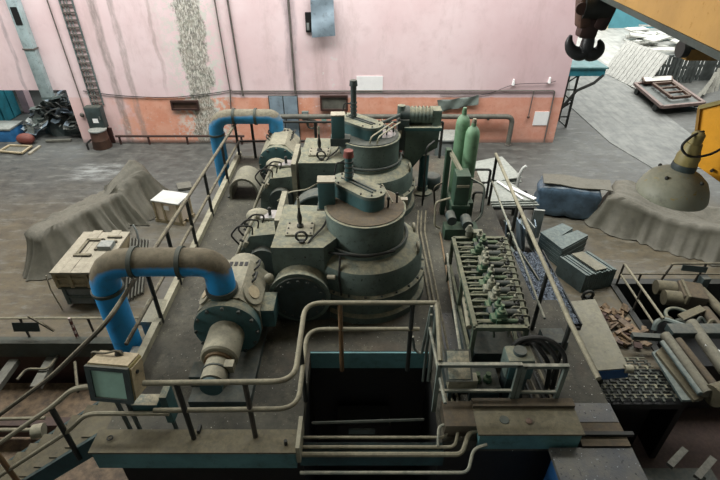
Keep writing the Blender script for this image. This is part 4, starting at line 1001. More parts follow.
# near guard frames
def frame(x0, x1, y, zt, label, dback):
    t = thing('guardrail', label, 'railing', ((x0+x1)/2, y, PZ))
    MB().bx(x0, x1, y-.02, y+.02, zt-.04, zt).build('top_rail', 'rail_grey', t)
    MB().bx(x0, x1, y-.015, y+.015, zt-.44, zt-.41).build('mid_rail', 'rail_grey', t)
    for x in (x0, x1): MB().bx(x-.022, x+.022, y-.02, y+.02, PZ, zt-.0).build('post', 'rail_grey', t)
    if dback: MB().bx(x1-.02, x1+.02, y, y+dback, zt-.04, zt).build('side_rail', 'rail_grey', t)
    return t
frame(.81, 1.63, 3.37, 2.36, 'grey angle iron guard frame with a teal plate at the near end of the rack', 0)
frame(1.68, 2.11, 3.37, 2.34, 'grey angle iron guard frame on the right side near the long handrail', 0)
t = thing('control_panel', 'small tilted teal plate panel behind the left grey guard frame', 'panel', (1.05, 3.55, PZ))
MB().box((1.06, 3.56, 2.12), (.24, .03, .30), (math.radians(-58), 0, 0), .006).build('plate', 'teal_plate', t)
b = MB(); b.box((1.06, 3.56, 2.118), (.28, .02, .34), (math.radians(-58), 0, 0)); b.build('plate_frame', 'machine_dark', t)
MB().bx(.98, 1.14, 3.57, 3.62, PZ, 2.1).build('stand', 'machine_dark', t)
t = thing('pump_block', 'dark grease covered pump block behind the left grey guard frame', 'pump', (1.38, 3.55, PZ))
MB().bx(1.24, 1.56, 3.50, 3.8, PZ, 1.82, .02).build('body', 'machine_dark', t)
for x in (1.30, 1.42): MB().lathe([(.05, 0), (.05, .05), (.03, .07), (.03, .12)], (x, 3.6, 1.82), 10).build('cap', 'valve_green', t)
tag(MB().bx(.88, 1.22, 3.05, 3.36, 1.60, 1.78, .005).build('step_box', 'brown_top'), 'brown dusty step box under the left grey guard frame', 'box')
# ---- tray of metal chips
t = thing('chip_tray', 'shallow dark tray full of blue grey metal chips right of the valve rack', 'tray', (2.6, 6.1, .9))
MB().bx(2.47, 3.28, 5.22, 7.1, .98, 1.04).build('tray', 'rail_black', t)
for x in (2.48, 3.27): MB().bx(x-.01, x+.01, 5.22, 7.1, 1.04, 1.11).build('tray_side', 'rail_black', t)
b = MB(); n_ = 40
vs = [[b.bm.verts.new((2.49+.77*i/n_, 5.26+1.8*j/n_, 1.06+.05*random.random()+.04*math.sin(i*.3)*math.sin(j*.25))) for i in range(n_+1)] for j in range(n_+1)]
for j in range(n_):
    for i in range(n_): b.bm.faces.new((vs[j][i], vs[j][i+1], vs[j+1][i+1], vs[j+1][i]))
o = b.build('chips', 'chips', t, flat=True); o['kind'] = 'stuff'
b = MB(); b.bx(2.5, 3.2, 5.3, 7.0, 0, .98); b.build('tray_stand', 'black', t)
tag(MB().beam((2.35, 6.45, 1.9), (2.9, 6.15, 1.18), .03).build('slant_bar', 'rail_grey'), 'thin grey bar leaning from the handrail over the chip tray', 'bar')
# right deck plates
tag(MB().slab([(2.28, 3.22, PZ+.01), (2.79, 3.22, PZ+.01), (2.79, 3.46, PZ+.01), (2.28, 3.46, PZ+.01)], .03).build('deck_plate', 'dark_plate'), 'dark steel deck plate right of the guard frame, the far one', 'plate')
tag(MB().bx(1.95, 2.80, 1.8, 2.93, PZ-.06, PZ-.01).build('deck_plate', 'dark_plate'), 'dark steel deck plate with bright specks at the bottom edge, the near one', 'plate')
tag(MB().bx(2.29, 2.79, 2.935, 3.21, PZ+.001, PZ+.012).build('deck_plate', 'brown_top'), 'brown stained deck strip between the two dark plates', 'plate')
tag(MB().bx(2.3, 2.86, 3.04, 3.08, PZ+.013, PZ+.05).build('kick_strip', 'rail_black'), 'black raised strip across the right deck', 'strip')
b = MB(); b.bx(2.0, 2.76, 2.0, 2.9, -1.9, PZ-.065); tag(b.build('deck_support', 'blue_trim'), 'dark blue steel box under the near right deck plate', 'support')
t = thing('bridge_plate', 'small dark angle bracket with two flaps across the deck right of the hoses', 'bracket', (2.4, 4.5, PZ))
MB().bx(2.0, 2.62, 4.35, 4.42, PZ, PZ+.1).build('bar', 'rail_black', t)
MB().bx(2.3, 2.58, 4.25, 4.5, PZ, PZ+.14).build('block', 'machine_dark', t)
# ---- cover boxes along the near edge
t = thing('cover_box', 'long dusty teal cover box along the near left edge of the platform', 'cover', (-1.65, 2.9, 1.4))
MB().bx(-2.66, -.64, 2.78, 3.02, 1.47, 1.73).build('box', 'teal_light', t)
MB().bx(-2.68, -.62, 2.77, 3.03, 1.73, 1.755).build('lid', 'stained_lid', t)
MB().bx(-1.66, -1.63, 2.98, 3.06, 1.755, 1.80).build('hinge', 'rail_black', t)
MB().torus((-2.52, 2.92, 1.775), .025, .008, 'Z', 12, 6).build('ring', 'rail_black', t)
MB().cyl((-.74, 2.86, 1.755), (-.74, 2.86, 1.82), .018, n=8).build('bolt', 'rail_black', t)
MB().bx(-.63, -.59, 2.76, 3.12, 1.6, 1.85).build('end_plate', 'pale_pipe', t)
t = thing('cover_box', 'stained beige and teal cover box along the near right edge of the platform', 'cover', (1.75, 3.1, 1.5))
MB().bx(1.22, 2.26, 2.96, 3.34, 1.52, 1.76).build('box', 'teal_light', t)
MB().bx(1.20, 2.28, 2.95, 3.30, 1.76, 1.785).build('lid', 'stained_lid', t)
MB().bx(1.20, 2.28, 3.26, 3.36, 1.785, 1.83).build('back_flange', 'brown_top', t)
MB().lathe([(.03, 0), (.035, .015), (.02, .02)], (1.75, 3.1, 1.785), 12).build('plug', 'rust', t)
MB().lathe([(.05, 0), (.05, .008)], (1.5, 3.12, 1.785), 12).build('cap', 'flange_dark', t)
# pipes across the pit mouth
def run(y, z, xr, pts2, r, lb, m='rail_light'):
    tag(MB().tube([(-.6, y, z), (xr, y, z)]+pts2, r, 8, .07).build('mouth_pipe', m), 'pale pipe running level across the mouth of the dark pit, '+lb, 'pipe')
run(3.02, 1.63, .90, [(.95, 3.2, 1.72), (1.3, 3.2, 1.74)], .016, 'topmost of four')
run(2.93, 1.60, .98, [(1.04, 3.12, 1.70), (1.3, 3.12, 1.72)], .018, 'second from the top')
run(2.86, 1.58, 1.04, [(1.14, 3.06, 1.68), (1.3, 3.06, 1.70)], .026, 'thickest of four')
run(2.70, 1.52, 1.08, [(1.16, 2.9, 1.62), (1.3, 2.92, 1.66)], .018, 'lowest of four', 'rail_grey')
tag(MB().tube([(.80, 2.93, 1.62), (.82, 3.1, 1.72), (1.2, 3.16, 1.70)], .014, 6, .06).build('branch_pipe', 'rail_grey'), 'thin bent branch pipe at the right end of the pit pipes', 'pipe')
# things down in the pit
t = thing('sump_machine', 'dark machine hardly visible down in the pit', 'machine', (.1, 4.0, .4))
MB().bx(-.3, .4, 3.9, 4.22, -.2, .55).build('body', 'black', t)
MB().bx(-.15, .2, 3.88, 3.90, .40, .5).build('label_plate', 'grey_green', t)
tag(MB().tube([(-.6, 3.7, .9), (.8, 3.75, .9)], .02, 6).build('sump_pipe', 'flange_dark'), 'dim pipe crossing the dark pit', 'pipe')
for (pts, lb) in (([(.62, 4.1, 2.0), (.66, 4.12, 1.75), (.75, 4.1, 1.7), (.8, 4.08, 2.5)], 'with a pale bend'), ([(.8, 4.1, 1.2), (.8, 4.05, 2.4)], 'straight, by the corner')):
    tag(MB().tube(pts, .018, 6, .06).build('riser_pipe', 'rail_grey'), 'thin riser pipe at the far right corner of the pit, '+lb, 'pipe')
# ---- floodlight on the near rail
t = thing('floodlight', 'old boxy floodlight with a pale green glass pane on the near rail at lower left', 'floodlight', (-2.2, 3.0, PZ))
ry = .10; P = ony(112, 386, 2.93); mx = Matrix.Translation((P.x, P.y+.11, P.z)) @ Euler((math.radians(-14), 0, -ry)).to_matrix().to_4x4()
RE = mx.to_euler()
def fb(x, y, z, sx, sy, sz, bev=0): return MB().box(mx @ V(x, y, z), (sx, sy, sz), RE, bev)
hx_, hz_ = .205, .19
fb(0, 0, 0, hx_*2, .22, hz_*2, .012).build('housing', 'olive', t)
b = fb(0, -.12, hz_-.02, hx_*2, .03, .04)
b.box(mx @ V(0, -.12, -hz_+.02), (hx_*2, .03, .04), RE); b.box(mx @ V(-hx_+.025, -.12, 0), (.05, .03, hz_*2-.08), RE); b.box(mx @ V(hx_-.025, -.12, 0), (.05, .03, hz_*2-.08), RE)
ff = b.build('front_frame', 'machine_dark', t)
fb(0, -.114, 0, hx_*2-.1, .01, hz_*2-.08).build('glass_pane', 'glass_panel', ff)
fb(0, 0, hz_+.008, hx_*2-.03, .2, .016).build('top_plate', 'wood', t)
sp = fb(hx_+.006, 0, 0, .012, .19, hz_*2-.05).build('side_plate', 'wood', t)
MB().cyl(mx @ V(hx_+.01, -.02, .09), mx @ V(hx_+.025, -.02, .09), .02, n=10).build('knob', 'rail_black', sp)
b = MB(); b.tube([mx @ V(-.23, .05, .05), mx @ V(-.25, .05, .22), mx @ V(-.1, .02, .23), mx @ V(.02, .04, .26), mx @ V(.06, .05, .21)], .012, 6, .05); b.build('cable', 'rail_dark', t)
b = MB(); b.lathe([(.04, 0), (.035, .03), (.015, .05)], mx @ V(.02, .06, .2), 10); b.build('gland', 'rail_black', t)
MB().box((-2.14, 3.12, 2.06), (.26, .14, .12), bev=.01).build('ballast_box', 'teal_plate', t)
for x in (-2.40, -2.30, -1.92): MB().beam((x, 3.06, 2.24), (x+.02, 3.06, PZ), .03).build('mount_leg', 'machine_dark', t)
MB().bx(-1.96, -1.89, 3.04, 3.2, 1.85, 2.25).build('side_bracket', 'machine_teal', t)
# ================================================================ RIGHT FLOOR
# white panel stacks
def sheetstack(quad, z, n, label, group=None, mat='board_white', th=.03):
    for k in range(n):
        dz = z-(n-1-k)*th*1.25; j = .02*((k*37) % 5-2)
        tag(MB().slab([onz(u, v, z)-V(j, -j, z-dz) for u, v in quad], th).build('white_panel', mat), label, 'panel', group)
sheetstack([(501, 156), (520.5, 176.5), (480, 183), (461, 164)], .86, 4, 'pale panel lying in the far stack of white panels beyond the hoops', 'panels in the far white stack')
sheetstack([(491, 180), (511, 182), (538, 201), (470, 203)], .86, 3, 'pale panel lying in the near stack of white panels behind the hanging sheets', 'panels in the near white stack')
sheetstack([(408, 160), (447, 158), (449, 175), (405, 177)], .9, 3, 'pale grooved panel lying in the stack behind the hopper column', 'panels behind the hopper')
q = [onz(u, v, .88) for u, v in ((408, 160), (447, 158), (449, 175), (405, 177))]
b = MB()
for k in range(7):
    s_ = (k+.5)/7; b.beam(q[0].lerp(q[1], s_), q[3].lerp(q[2], s_), .035, .05)
tag(b.build('groove_batten', 'machine_dark'), 'dark battens over the grooved panels behind the hopper column', 'battens')
for lb, (x0, x1, y0, y1) in (('near', (2.5, 3.85, 9.2, 9.95)), ('far', (2.6, 3.7, 10.1, 11.4)), ('left', (.95, 2.0, 10.1, 11.2))):
    t = thing('trestle', 'dark steel trestle carrying the %s stack of white panels' % lb, 'trestle', ((x0+x1)/2, (y0+y1)/2, 0))
    for x in (x0, x1):
        for y in (y0, y1): MB().bx(x-.03, x+.03, y-.03, y+.03, 0, .72).build('leg', 'rail_black', t)
    for y in (y0, y1): MB().bx(x0, x1, y-.03, y+.03, .70, .75).build('beam', 'rail_black', t)
tag(MB().beam(onz(508, 186, .9), onz(535, 199, .9), .10, .02).build('glossy_strip', 'white'), 'glossy white strip lying on the near white panel stack', 'strip')
tag(MB().beam(onz(497, 181, .9), onz(523, 199, .9), .05, .02).build('glossy_strip', 'white'), 'narrow glossy white strip across the near white panel stack', 'strip')
P = ony(523, 168, 10.3); tag(MB().tube([(P.x-.05, 10.3, 0), (P.x-.05, 10.3, P.z-.15), (P.x, 10.3, P.z), (P.x+.06, 10.28, P.z+.06)], .035, 8, .05).build('lamp_post', 'white_dull'), 'short pale post at the right corner of the far white panel stack', 'post')
P = onz(540, 214, .1); tag(MB().box((3.86, 9.0, .45), (.22, .06, .7), (0, 0, -.2)).build('upright_sheet', 'steel_grey'), 'pale upright metal sheet at the right end of the hanging sheets', 'sheet')
for k in range(12):
    x = 2.75+.088*k; h = .70+.05*math.sin(k*2.1)
    tag(MB().box((x, 8.60+.03*math.sin(k*1.7), .05+h/2), (.02, .32, h), (.1*math.sin(k*3.3), -.30+.18*math.sin(k*1.9), .22*math.sin(k*2.7))).build('metal_sheet', ('steel_blue', 'grey_green', 'steel_grey', 'steel_blue')[k % 4], flat=True),
        'upright bent metal sheet leaning in the row under the near white panels', 'sheet', 'metal sheets leaning under the white panels')
tag(MB().slab([(2.75, 7.9, .9), (3.3, 8.0, .25), (3.3, 7.3, .25), (2.75, 7.25, .9)], .03).build('curved_sheet', 'grey_green'), 'grey green sheet leaning slantwise over the far end of the chip tray', 'sheet')
# two piles of plates
c0 = [onz(u, v, .48) for u, v in ((541, 231), (563, 222), (589, 234), (563, 248))]
for k in range(10):
    z = .045*k; j = .004*((k*7) % 3-1)
    if k < 7: b = MB().slab([V(p.x+j, p.y-j, z+.043) for p in c0], .042)
    else:
        a, e, f, g = c0; m1 = a.lerp(g, .5); m2 = e.lerp(f, .45); mc = m1.lerp(m2, .45); eh = a.lerp(e, .45)
        pts = [a, e, e.lerp(f, .35), mc.lerp(e, .3), mc, m1.lerp(f.lerp(g, .0), .55), f, g]
        pts = [a, e, e.lerp(f, .42), a.lerp(e, .4).lerp(g.lerp(f, .4), .5), g.lerp(f, 1).lerp(e, .42), f, g]
        b = MB().prism([(p.x+j, p.y-j) for p in pts], z+.001, z+.043)
    tag(b.build('steel_plate', 'plates', flat=True), 'grey green plate in the pile with a notched top, left of the two piles', 'plate', 'plates in the notched pile')
fl_, fr_ = onz(580, 293, 0), onz(611, 286, 0); ux = (fr_-fl_); an = math.atan2(ux.y, ux.x); bk = V(-math.sin(an)*.62-.12, math.cos(an)*.62, 0)
n_ = 14
for k in range(n_):
    s0 = k/n_; p0 = fl_.lerp(fr_, s0+.006); p1 = fl_.lerp(fr_, s0+1/n_-.010); h = .44-.012*((k*5) % 3)
    b = MB(); b.prism([(p0.x, p0.y), (p1.x, p1.y), (p1.x+bk.x, p1.y+bk.y), (p0.x+bk.x, p0.y+bk.y)], .0, h)
    tag(b.build('steel_plate', 'plates', flat=True), 'grey green plate standing on edge in the right one of the two piles', 'plate', 'plates standing on edge')
a = fl_.lerp(fr_, .36); e = fl_.lerp(fr_, .72)
tag(MB().slab([V(a.x, a.y, .47)+bk*.06, V(e.x, e.y, .47)+bk*.06, V(e.x, e.y, .47)+bk*.97, V(a.x, a.y, .47)+bk*.97], .02).build('cover_sheet', 'concrete_slab'), 'pale flat sheet lying on top of the plates standing on edge', 'sheet')
t = thing('clamp', 'small black clamp on the concrete slab in front of the standing plates', 'clamp', onz(587, 299, .0))
P = onz(587, 299, .0); MB().torus(P+V(0, 0, .1), .09, .03, 'Y', 18, 8).build('ring', 'rail_black', t)
MB().bx(P.x-.1, P.x+.1, P.y-.06, P.y+.06, 0, .04).build('foot', 'rail_black', t)
tag(MB().ball(V(3.82, 8.02, .08), .09, (1.2, 1, .8)).build('rag', 'rubber'), 'dark rag on the floor left of the notched plate pile', 'rag')
# blue wrapped bundle and long tarpaulin
an = math.atan2(-.32, 1.26)
b = MB(); b.box((4.95, 10.21, .41), (1.38, .6, .78), (0, 0, an), .08)
bmesh.ops.subdivide_edges(b.bm, edges=b.bm.edges[:], cuts=5, use_grid_fill=True)
for v in b.bm.verts: v.co += V(.025*math.sin(v.co.z*19+v.co.x*13), .03*math.sin(v.co.x*17+v.co.z*9), .015*math.sin(v.co.x*11+v.co.y*15)); v.co.z = max(v.co.z, .005)
tag(b.build('wrapped_bundle', 'blue_wrap', ang=80), 'bundle wrapped in dark blue plastic at the left end of the right tarpaulin', 'bundle')
p0, p1 = V(5.85, 10.0, 0), V(9.3, 7.75, 0); d = p1-p0
hr = lambda x, y: .72+.06*math.sin(x*6)+.10*math.exp(-((x+.95)/.25)**2)+.05*y
o = drape((p0.x+p1.x)/2, (p0.y+p1.y)/2, math.atan2(d.y, d.x), d.length, .85, hr, .34, .12, 9, nper=300, topn=10, sag=.16).build('tarpaulin', 'tarp', ang=75)
tag(o, 'long dusty tarpaulin draped over a row of objects on the right floor', 'tarpaulin')
b = MB(); rows = []
for i in range(9):
    k = i/8; row = []
    for j in range(5):
        s_ = j/4; P = V(4.28, 10.12, .86).lerp(V(5.75, 9.75, .84), k)+V(.14, .52, .0)*s_; P.z += .02*math.sin(k*9+s_*5); row.append(P)
    rows.append(row)
A = [[b.bm.verts.new(P) for P in r] for r in rows]; B_ = [[b.bm.verts.new(P-V(0, 0, .02)) for P in r] for r in rows]
for i in range(8):
    for j in range(4):
        b.bm.faces.new((A[i][j], A[i+1][j], A[i+1][j+1], A[i][j+1])); b.bm.faces.new((B_[i][j], B_[i][j+1], B_[i+1][j+1], B_[i+1][j]))
for i in range(8):
    for j in (0, 4): b.bm.faces.new((A[i][j], B_[i][j], B_[i+1][j], A[i+1][j]))
for j in range(4):
    for i in (0, 8): b.bm.faces.new((A[i][j], A[i][j+1], B_[i][j+1], B_[i][j]))
tag(b.build('tarpaulin_flap', 'tarp', ang=80), 'beige tarpaulin flap over the top of the blue wrapped bundle', 'tarpaulin')
# concrete slab cover with blue front
t = thing('chute_cover', 'pale speckled slab with a blue front edge right of the long handrail', 'slab', (3.7, 5.4, 0))
q = [onz(553, 303, .75), onz(595, 299, .75), onz(629, 368, .75), onz(589, 371, .75)]
MB().slab(q, .06).build('slab', 'concrete_slab', t)
MB().slab([q[3]-V(.0, 0.01, .02), q[2]-V(0, 0.01, .02), q[2]+V(.02, -.03, -.17), q[3]+V(0, -.03, -.17)], .03).build('front_apron', 'blue_trim', t)
MB().bx(3.40, 3.70, 4.9, 6.2, 0.0, .68).build('support', 'black', t)
P = q[2]; MB().cyl(P+V(-.06, .0, -.02), P+V(.05, 0, -.02), .06, n=14).build('pipe_end', 'pale_pipe', t)
# debris
for k in range(60):
    x = random.uniform(4.15, 4.95); y = random.uniform(5.75, 6.7)
    if x < 4.15+(6.7-y)*.1: continue
    b = MB(); b.box((x, y, .05+random.uniform(0, .08)), (random.uniform(.08, .26), random.uniform(.05, .15), random.uniform(.02, .05)), (random.uniform(-.5, .5), random.uniform(-.5, .5), random.uniform(0, 3)))
    tag(b.build('debris_board', random.choice(['dirt', 'dirt', 'post_rust', 'brown_top', 'rust_dark']), flat=True), 'broken brown scrap piece in the litter beside the right pit', 'debris', 'litter beside the right pit')
# ---- right pit: fence and machine
t = thing('pit_fence', 'low pipe fence around the far and left edges of the right pit', 'fence', (6, 7.4, .03))
MB().tube([(5.05, 7.40, .55), (5.05, 5.95, .53)], .022, 8).build('top_rail', 'rail_light', t)
MB().tube([(5.05, 7.40, .30), (5.05, 6.0, .26)], .02, 8).build('mid_rail', 'rail_light', t)
MB().tube([(5.05, 7.42, .30), (9.0, 7.42, .30)], .016, 8).build('mid_rail', 'rail_dark', t)
MB().tube([(5.86, 7.42, .0), (5.98, 7.42, .55), (9.0, 7.42, .57)], .02, 8, .03).build('top_rail', 'rail_dark', t)
for x in (5.05, 5.45, 6.62, 7.2): MB().cyl((x-.08 if x > 6 else x, 7.42, .03), (x, 7.42, .55 if x != 5.45 else .30), .02, n=8).build('post', 'rail_dark', t)
for y in (6.7, 6.0): MB().cyl((5.05, y, .02), (5.05, y, .54), .02, n=8).build('post', 'rail_dark', t)
tag(MB().box((6.4, 7.38, .46), (.5, .02, .12), (-.2, .12, 0)).build('notice_board', 'machine_dark'), 'dark slanted board hung on the right pit fence', 'board')
t = thing('roller_conveyor', 'rusty roller conveyor machine with motor and long rollers in the right pit', 'conveyor', (5.5, 5.5, -.6))
MB().bx(5.25, 8.5, 6.0, 7.2, -1.9, -.7).build('base_frame', 'black', t)
MB().slab([onz(656, 352, .35), onz(664, 345, .35), onz(704, 398, .35), onz(694, 400, .35)], .05).build('side_plate', 'stained_lid', t)
MB().slab([onz(652, 352, .30), onz(659, 349, .30), onz(700, 400, .30), onz(682, 400, .30)], .04).build('side_plate', 'grey_green', t)
for k, (u0, v0, u1, v1, r, m_) in enumerate(((665, 335, 708, 394, .08, 'greasy'), (691, 323, 726, 372, .095, 'greasy'), (678, 340, 716, 388, .06, 'brown_top'), (662, 342, 700, 394, .04, 'grey_green'))):
    MB().cyl(onz(u0, v0, .45), onz(u1, v1, .45), r, n=18).build('roller', m_, t)
MB().beam(onz(632, 336, .35), onz(668, 338, .35), .10, .08).build('end_beam', 'machine_dark', t)
MB().bx(5.05, 6.6, 5.62, 5.85, .38, .52, .02).build('end_beam', 'machine_dark', t)
MB().cyl(onz(712, 396, .45), onz(726, 392, .45), .16, n=18).build('bearing', 'stained_lid', t)
MB().tube([onz(654, 330, .3), onz(656, 322, .42), onz(664, 319, .45), onz(690, 328, .45)], .045, 8, .08).build('frame_pipe', 'grey_green', t)
P = onz(668, 294, .1)
for k in (-1, 1): MB().cyl(P+V(-.18, .15*k, .05), P+V(.16, .15*k-.05, .05), .14, n=20).build('drum', 'stained_lid', t)
P = onz(690, 296, .15); MB().box(P, (.42, .48, .34), (0, 0, -.25), .03).build('gear_housing', 'brown_top', t)
MB().box(P+V(-.16, -.02, .12), (.05, .52, .2), (0, 0, -.25), .01).build('rib', 'stained_lid', t)
MB().cyl(onz(701, 290, .2), onz(728, 318, .2), .08, n=16).build('shaft', 'stained_lid', t)
MB().cyl(onz(704, 310, .3), onz(728, 340, .3), .09, n=16).build('shaft', 'brown_top', t)
MB().slab([onz(678, 314, .4), onz(700, 305, .4), onz(706, 310, .4), onz(684, 320, .4)], .04).build('cover_plate', 'stained_lid', t)
MB().torus(onz(680, 317, .35), .22, .03, 'Z', 24, 8, 0, 4.2).build('hose_loop', 'machine', t)
for k in range(5):
    MB().tube([onz(660+k*11, 322+k*2, .35), onz(668+k*11, 316+(k % 3)*3, .5), onz(676+k*10, 324, .4)], .03, 6, .1).build('hose', 'flange_dark' if k % 2 else 'stained_lid', t)
P = onz(700, 283, .1); MB().box(P+V(.0, -.05, .0), (.16, .16, .4), (0, 0, .1), .02).build('bracket', 'machine_dark', t)
for k in range(3): MB().beam(onz(705+k*4, 345+k*3, .5), onz(722+k*3, 353+k*4, .5), .05, .03).build('slat', 'white_dull' if k == 0 else 'rust', t)
b = MB(); b.bx(5.2, 5.3, 5.0, 6.0, -1.99, .1); b.build('stand', 'black', t)
t = thing('chain_mat', 'dark chain conveyor mat between the blue edged slab and the long rollers', 'chain', (4.1, 4.9, 0))
for r_ in range(14):
    yy = 5.42-.06*r_; a = V(3.45 if r_ > 3 else 4.1, yy, .16); e = V(4.60+.018*r_, yy, .16)
    b = MB(); b.cyl(a, e, .012, n=6); d = e-a; m_ = int(d.length/.075)
    for i in range(m_):
        if (i+r_) % 2: continue
        p = a+d*((i+.5)/m_); b.box(p+V(0, -.03, 0), (.035, .075, .03))
    b.build('chain_row', 'machine' if r_ % 3 == 0 else 'flange_dark', t)
b = MB(); b.bx(3.3, 4.8, 4.6, 5.27, -.05, .06); b.build('bed', 'black', t)
for k in range(4):
    tag(MB().tube([(2.95+.14*k, 4.4-.1*k, -.2), (3.15+.12*k, 3.7, -.6), (3.3+.1*k, 2.9, -.8), (3.9+.1*k, 2.2, -1)], .045, 8, .3).build('pit_hose', 'flange_dark'), 'dark thick hose hanging in the shadow right of the deck plates', 'hose', 'dark hoses right of the deck')
for k, (x, y, z, m_) in enumerate(((4.5, 3.95, -.3, 'wood_grey'), (4.75, 3.75, -.25, 'wood_grey'), (4.6, 3.6, -.5, 'machine_dark'), (4.3, 3.3, -.9, 'wood_grey'))):
    tag(MB().beam((x-.15, y-.1, z), (x+.2, y+.15, z+.05*k), .09, .06).build('timber_piece', m_), 'short piece of timber lying in the shadow below the long rollers', 'timber', 'timber pieces below the rollers')
tag(MB().bx(3.8, 5.4, 3.2, 4.2, -1.9, -.95).build('pit_machinery', 'machine_dark'), 'dark machinery mass in the shadow at the bottom right', 'machine')
# ================================================================ YARD
def at(u, v): return onz(u, v, .02)
# leaning slatted panels
a0, a1 = at(604, 73), at(640, 91); row = (a1-a0).normalized()
N_ = 12
for k in range(N_):
    P = a0.lerp(a1, k/(N_-1)); up = V(.95, .55, 1.25)
    t = thing('leaning_board', 'pale leaning board in the row beside the worn track, '+('nearest of the row' if k == N_-1 else 'farthest of the row' if k == 0 else '%s from the far end' % ('', 'second', 'third', 'fourth', 'fifth', 'sixth', 'seventh', 'eighth', 'ninth', 'tenth', 'eleventh')[k]), 'board', P, 'leaning boards')
    MB().beam(P, P+up, .16, .05).build('board_face', 'wood_pale', t)
    for h in (.25, .8): MB().beam(P+up*h+V(.1, .06, -.06)-row*.12, P+up*h+V(.1, .06, -.06)+row*.12, .06, .05).build('crosspiece', 'wood_grey', t)
# white sheet pile behind
rnd = random.Random(4)
for k in range(36):
    u = rnd.uniform(632, 690); v = 40+rnd.uniform(-4, 14)+(u-630)*.08; P = at(u, v)
    tag(MB().box(P+V(0, 0, .1+rnd.uniform(0, .55)), (rnd.uniform(.7, 1.7), rnd.uniform(.3, .7), .07), (rnd.uniform(-.15, .15), rnd.uniform(-.15, .15), rnd.uniform(-.3, .6))).build('board', 'wood_pale', flat=True), 'whitish board in the loose pile behind the leaning panels', 'board', 'loose white boards')
# dark pallets standing behind the trolley
for k, (u, v) in enumerate(((662, 80), (678, 82), (695, 80), (712, 80))):
    P = at(u, v); t = thing('pallet', 'grey slatted pallet standing upright behind the flat trolley, '+('leftmost', 'second from the left', 'second from the right', 'rightmost')[k]+' of four', 'pallet', P, 'upright pallets behind the trolley')
    for i in range(7): MB().bx(P.x-.5+i*.16, P.x-.40+i*.16, P.y-.03, P.y+.03, .02, 1.05).build('slat', 'pallet_dark', t)
    for z in (.12, .55, .95): MB().bx(P.x-.52, P.x+.60, P.y+.03, P.y+.10, z, z+.1).build('rail', 'pallet_dark', t)
# boards at the right edge
for k in range(7):
    P = at(700+k*3.2, 96-k*2.2)
    tag(MB().box(P+V(0, 0, .12+.1*(k % 3)), (1.9, .12, .04), (.1, -.15-.05*k, .75+.06*k)).build('board', 'wood_grey', flat=True), 'grey board in the slanting heap at the right edge beyond the trolley', 'board', 'boards in the slanting heap')
# trolley
q = [at(637, 85), at(684, 84), at(706, 101), at(664, 104)]
q = [onz(u, v, .32) for u, v in ((635, 84), (671, 80), (704, 103), (662, 107))]
cc = sum(q, V(0, 0, 0))/4
t = thing('flat_trolley', 'low flat pinkish steel trolley standing on the worn track', 'trolley', (cc.x, cc.y, .02))
b = MB()
for i in range(4): b.beam(q[i], q[(i+1) % 4], .12, .1)
b.build('chassis', 'trolley', t)
MB().slab([p-V(0, 0, .02) for p in q], .04).build('deck', 'pallet_dark', t)
for f in (.15, .85):
    for e in (0, 1):
        P = (q[0].lerp(q[3], f) if e == 0 else q[1].lerp(q[2], f)); MB().cyl(V(P.x-.05, P.y, .16), V(P.x+.05, P.y, .16), .13, n=16).build('wheel', 'rail_black', t)
for k, (quad, z, lb) in enumerate(([((643, 78), (671, 77), (671, 81), (645, 82.5)), .45, 'far'], [((653, 84), (672, 82.5), (690, 96), (672, 98)), .45, 'near'])):
    q2 = [onz(u, v, z) for u, v in quad]; t = thing('pallet_rack', 'reddish brown frame lying on the flat trolley, the %s one' % lb, 'frame', sum(q2, V(0, 0, 0))/4)
    for i in range(4): MB().beam(q2[i], q2[(i+1) % 4], .10, .09).build('side_bar', 'rust', t)
    if k:
        for f in (.33, .66): MB().beam(q2[0].lerp(q2[3], f), q2[1].lerp(q2[2], f), .08, .07).build('crosspiece', 'rust', t)
    else: MB().slab([p+V(0, 0, .05) for p in q2], .03).build('top_sheet', 'wood_pale', t)
# lattice gantry behind the wall corner
t = thing('lattice_gantry', 'black lattice gantry with a teal platform behind the wall corner', 'gantry', (6.9, 16, 0))
MB().bx(6.35, 7.75, 15.7, 16.5, 1.72, 1.95).build('deck', 'teal_door', t)
MB().bx(6.3, 7.8, 15.65, 16.55, 1.95, 2.0).build('deck_top', 'teal_light', t)
for x in (6.4, 6.95):
    for y in (15.75, 16.45): MB().bx(x-.03, x+.03, y-.03, y+.03, 0, 1.72).build('leg', 'rail_black', t)
for z in (.35, .8, 1.25): MB().bx(6.4, 6.95, 15.73, 15.77, z, z+.04).build('strut', 'rail_black', t)
for i in range(4):
    z = .02+i*.43; a = (6.4, 15.74, z) if i % 2 else (6.95, 15.74, z); e = (6.95, 15.74, z+.43) if i % 2 else (6.4, 15.74, z+.43); MB().beam(a, e, .035).build('brace', 'rail_black', t)
MB().tube([(7.72, 15.72, 1.75), (7.5, 15.72, 1.5), (7.0, 15.72, 1.25), (6.42, 15.72, .3)], .05, 8).build('diagonal_pipe', 'rail_black', t)
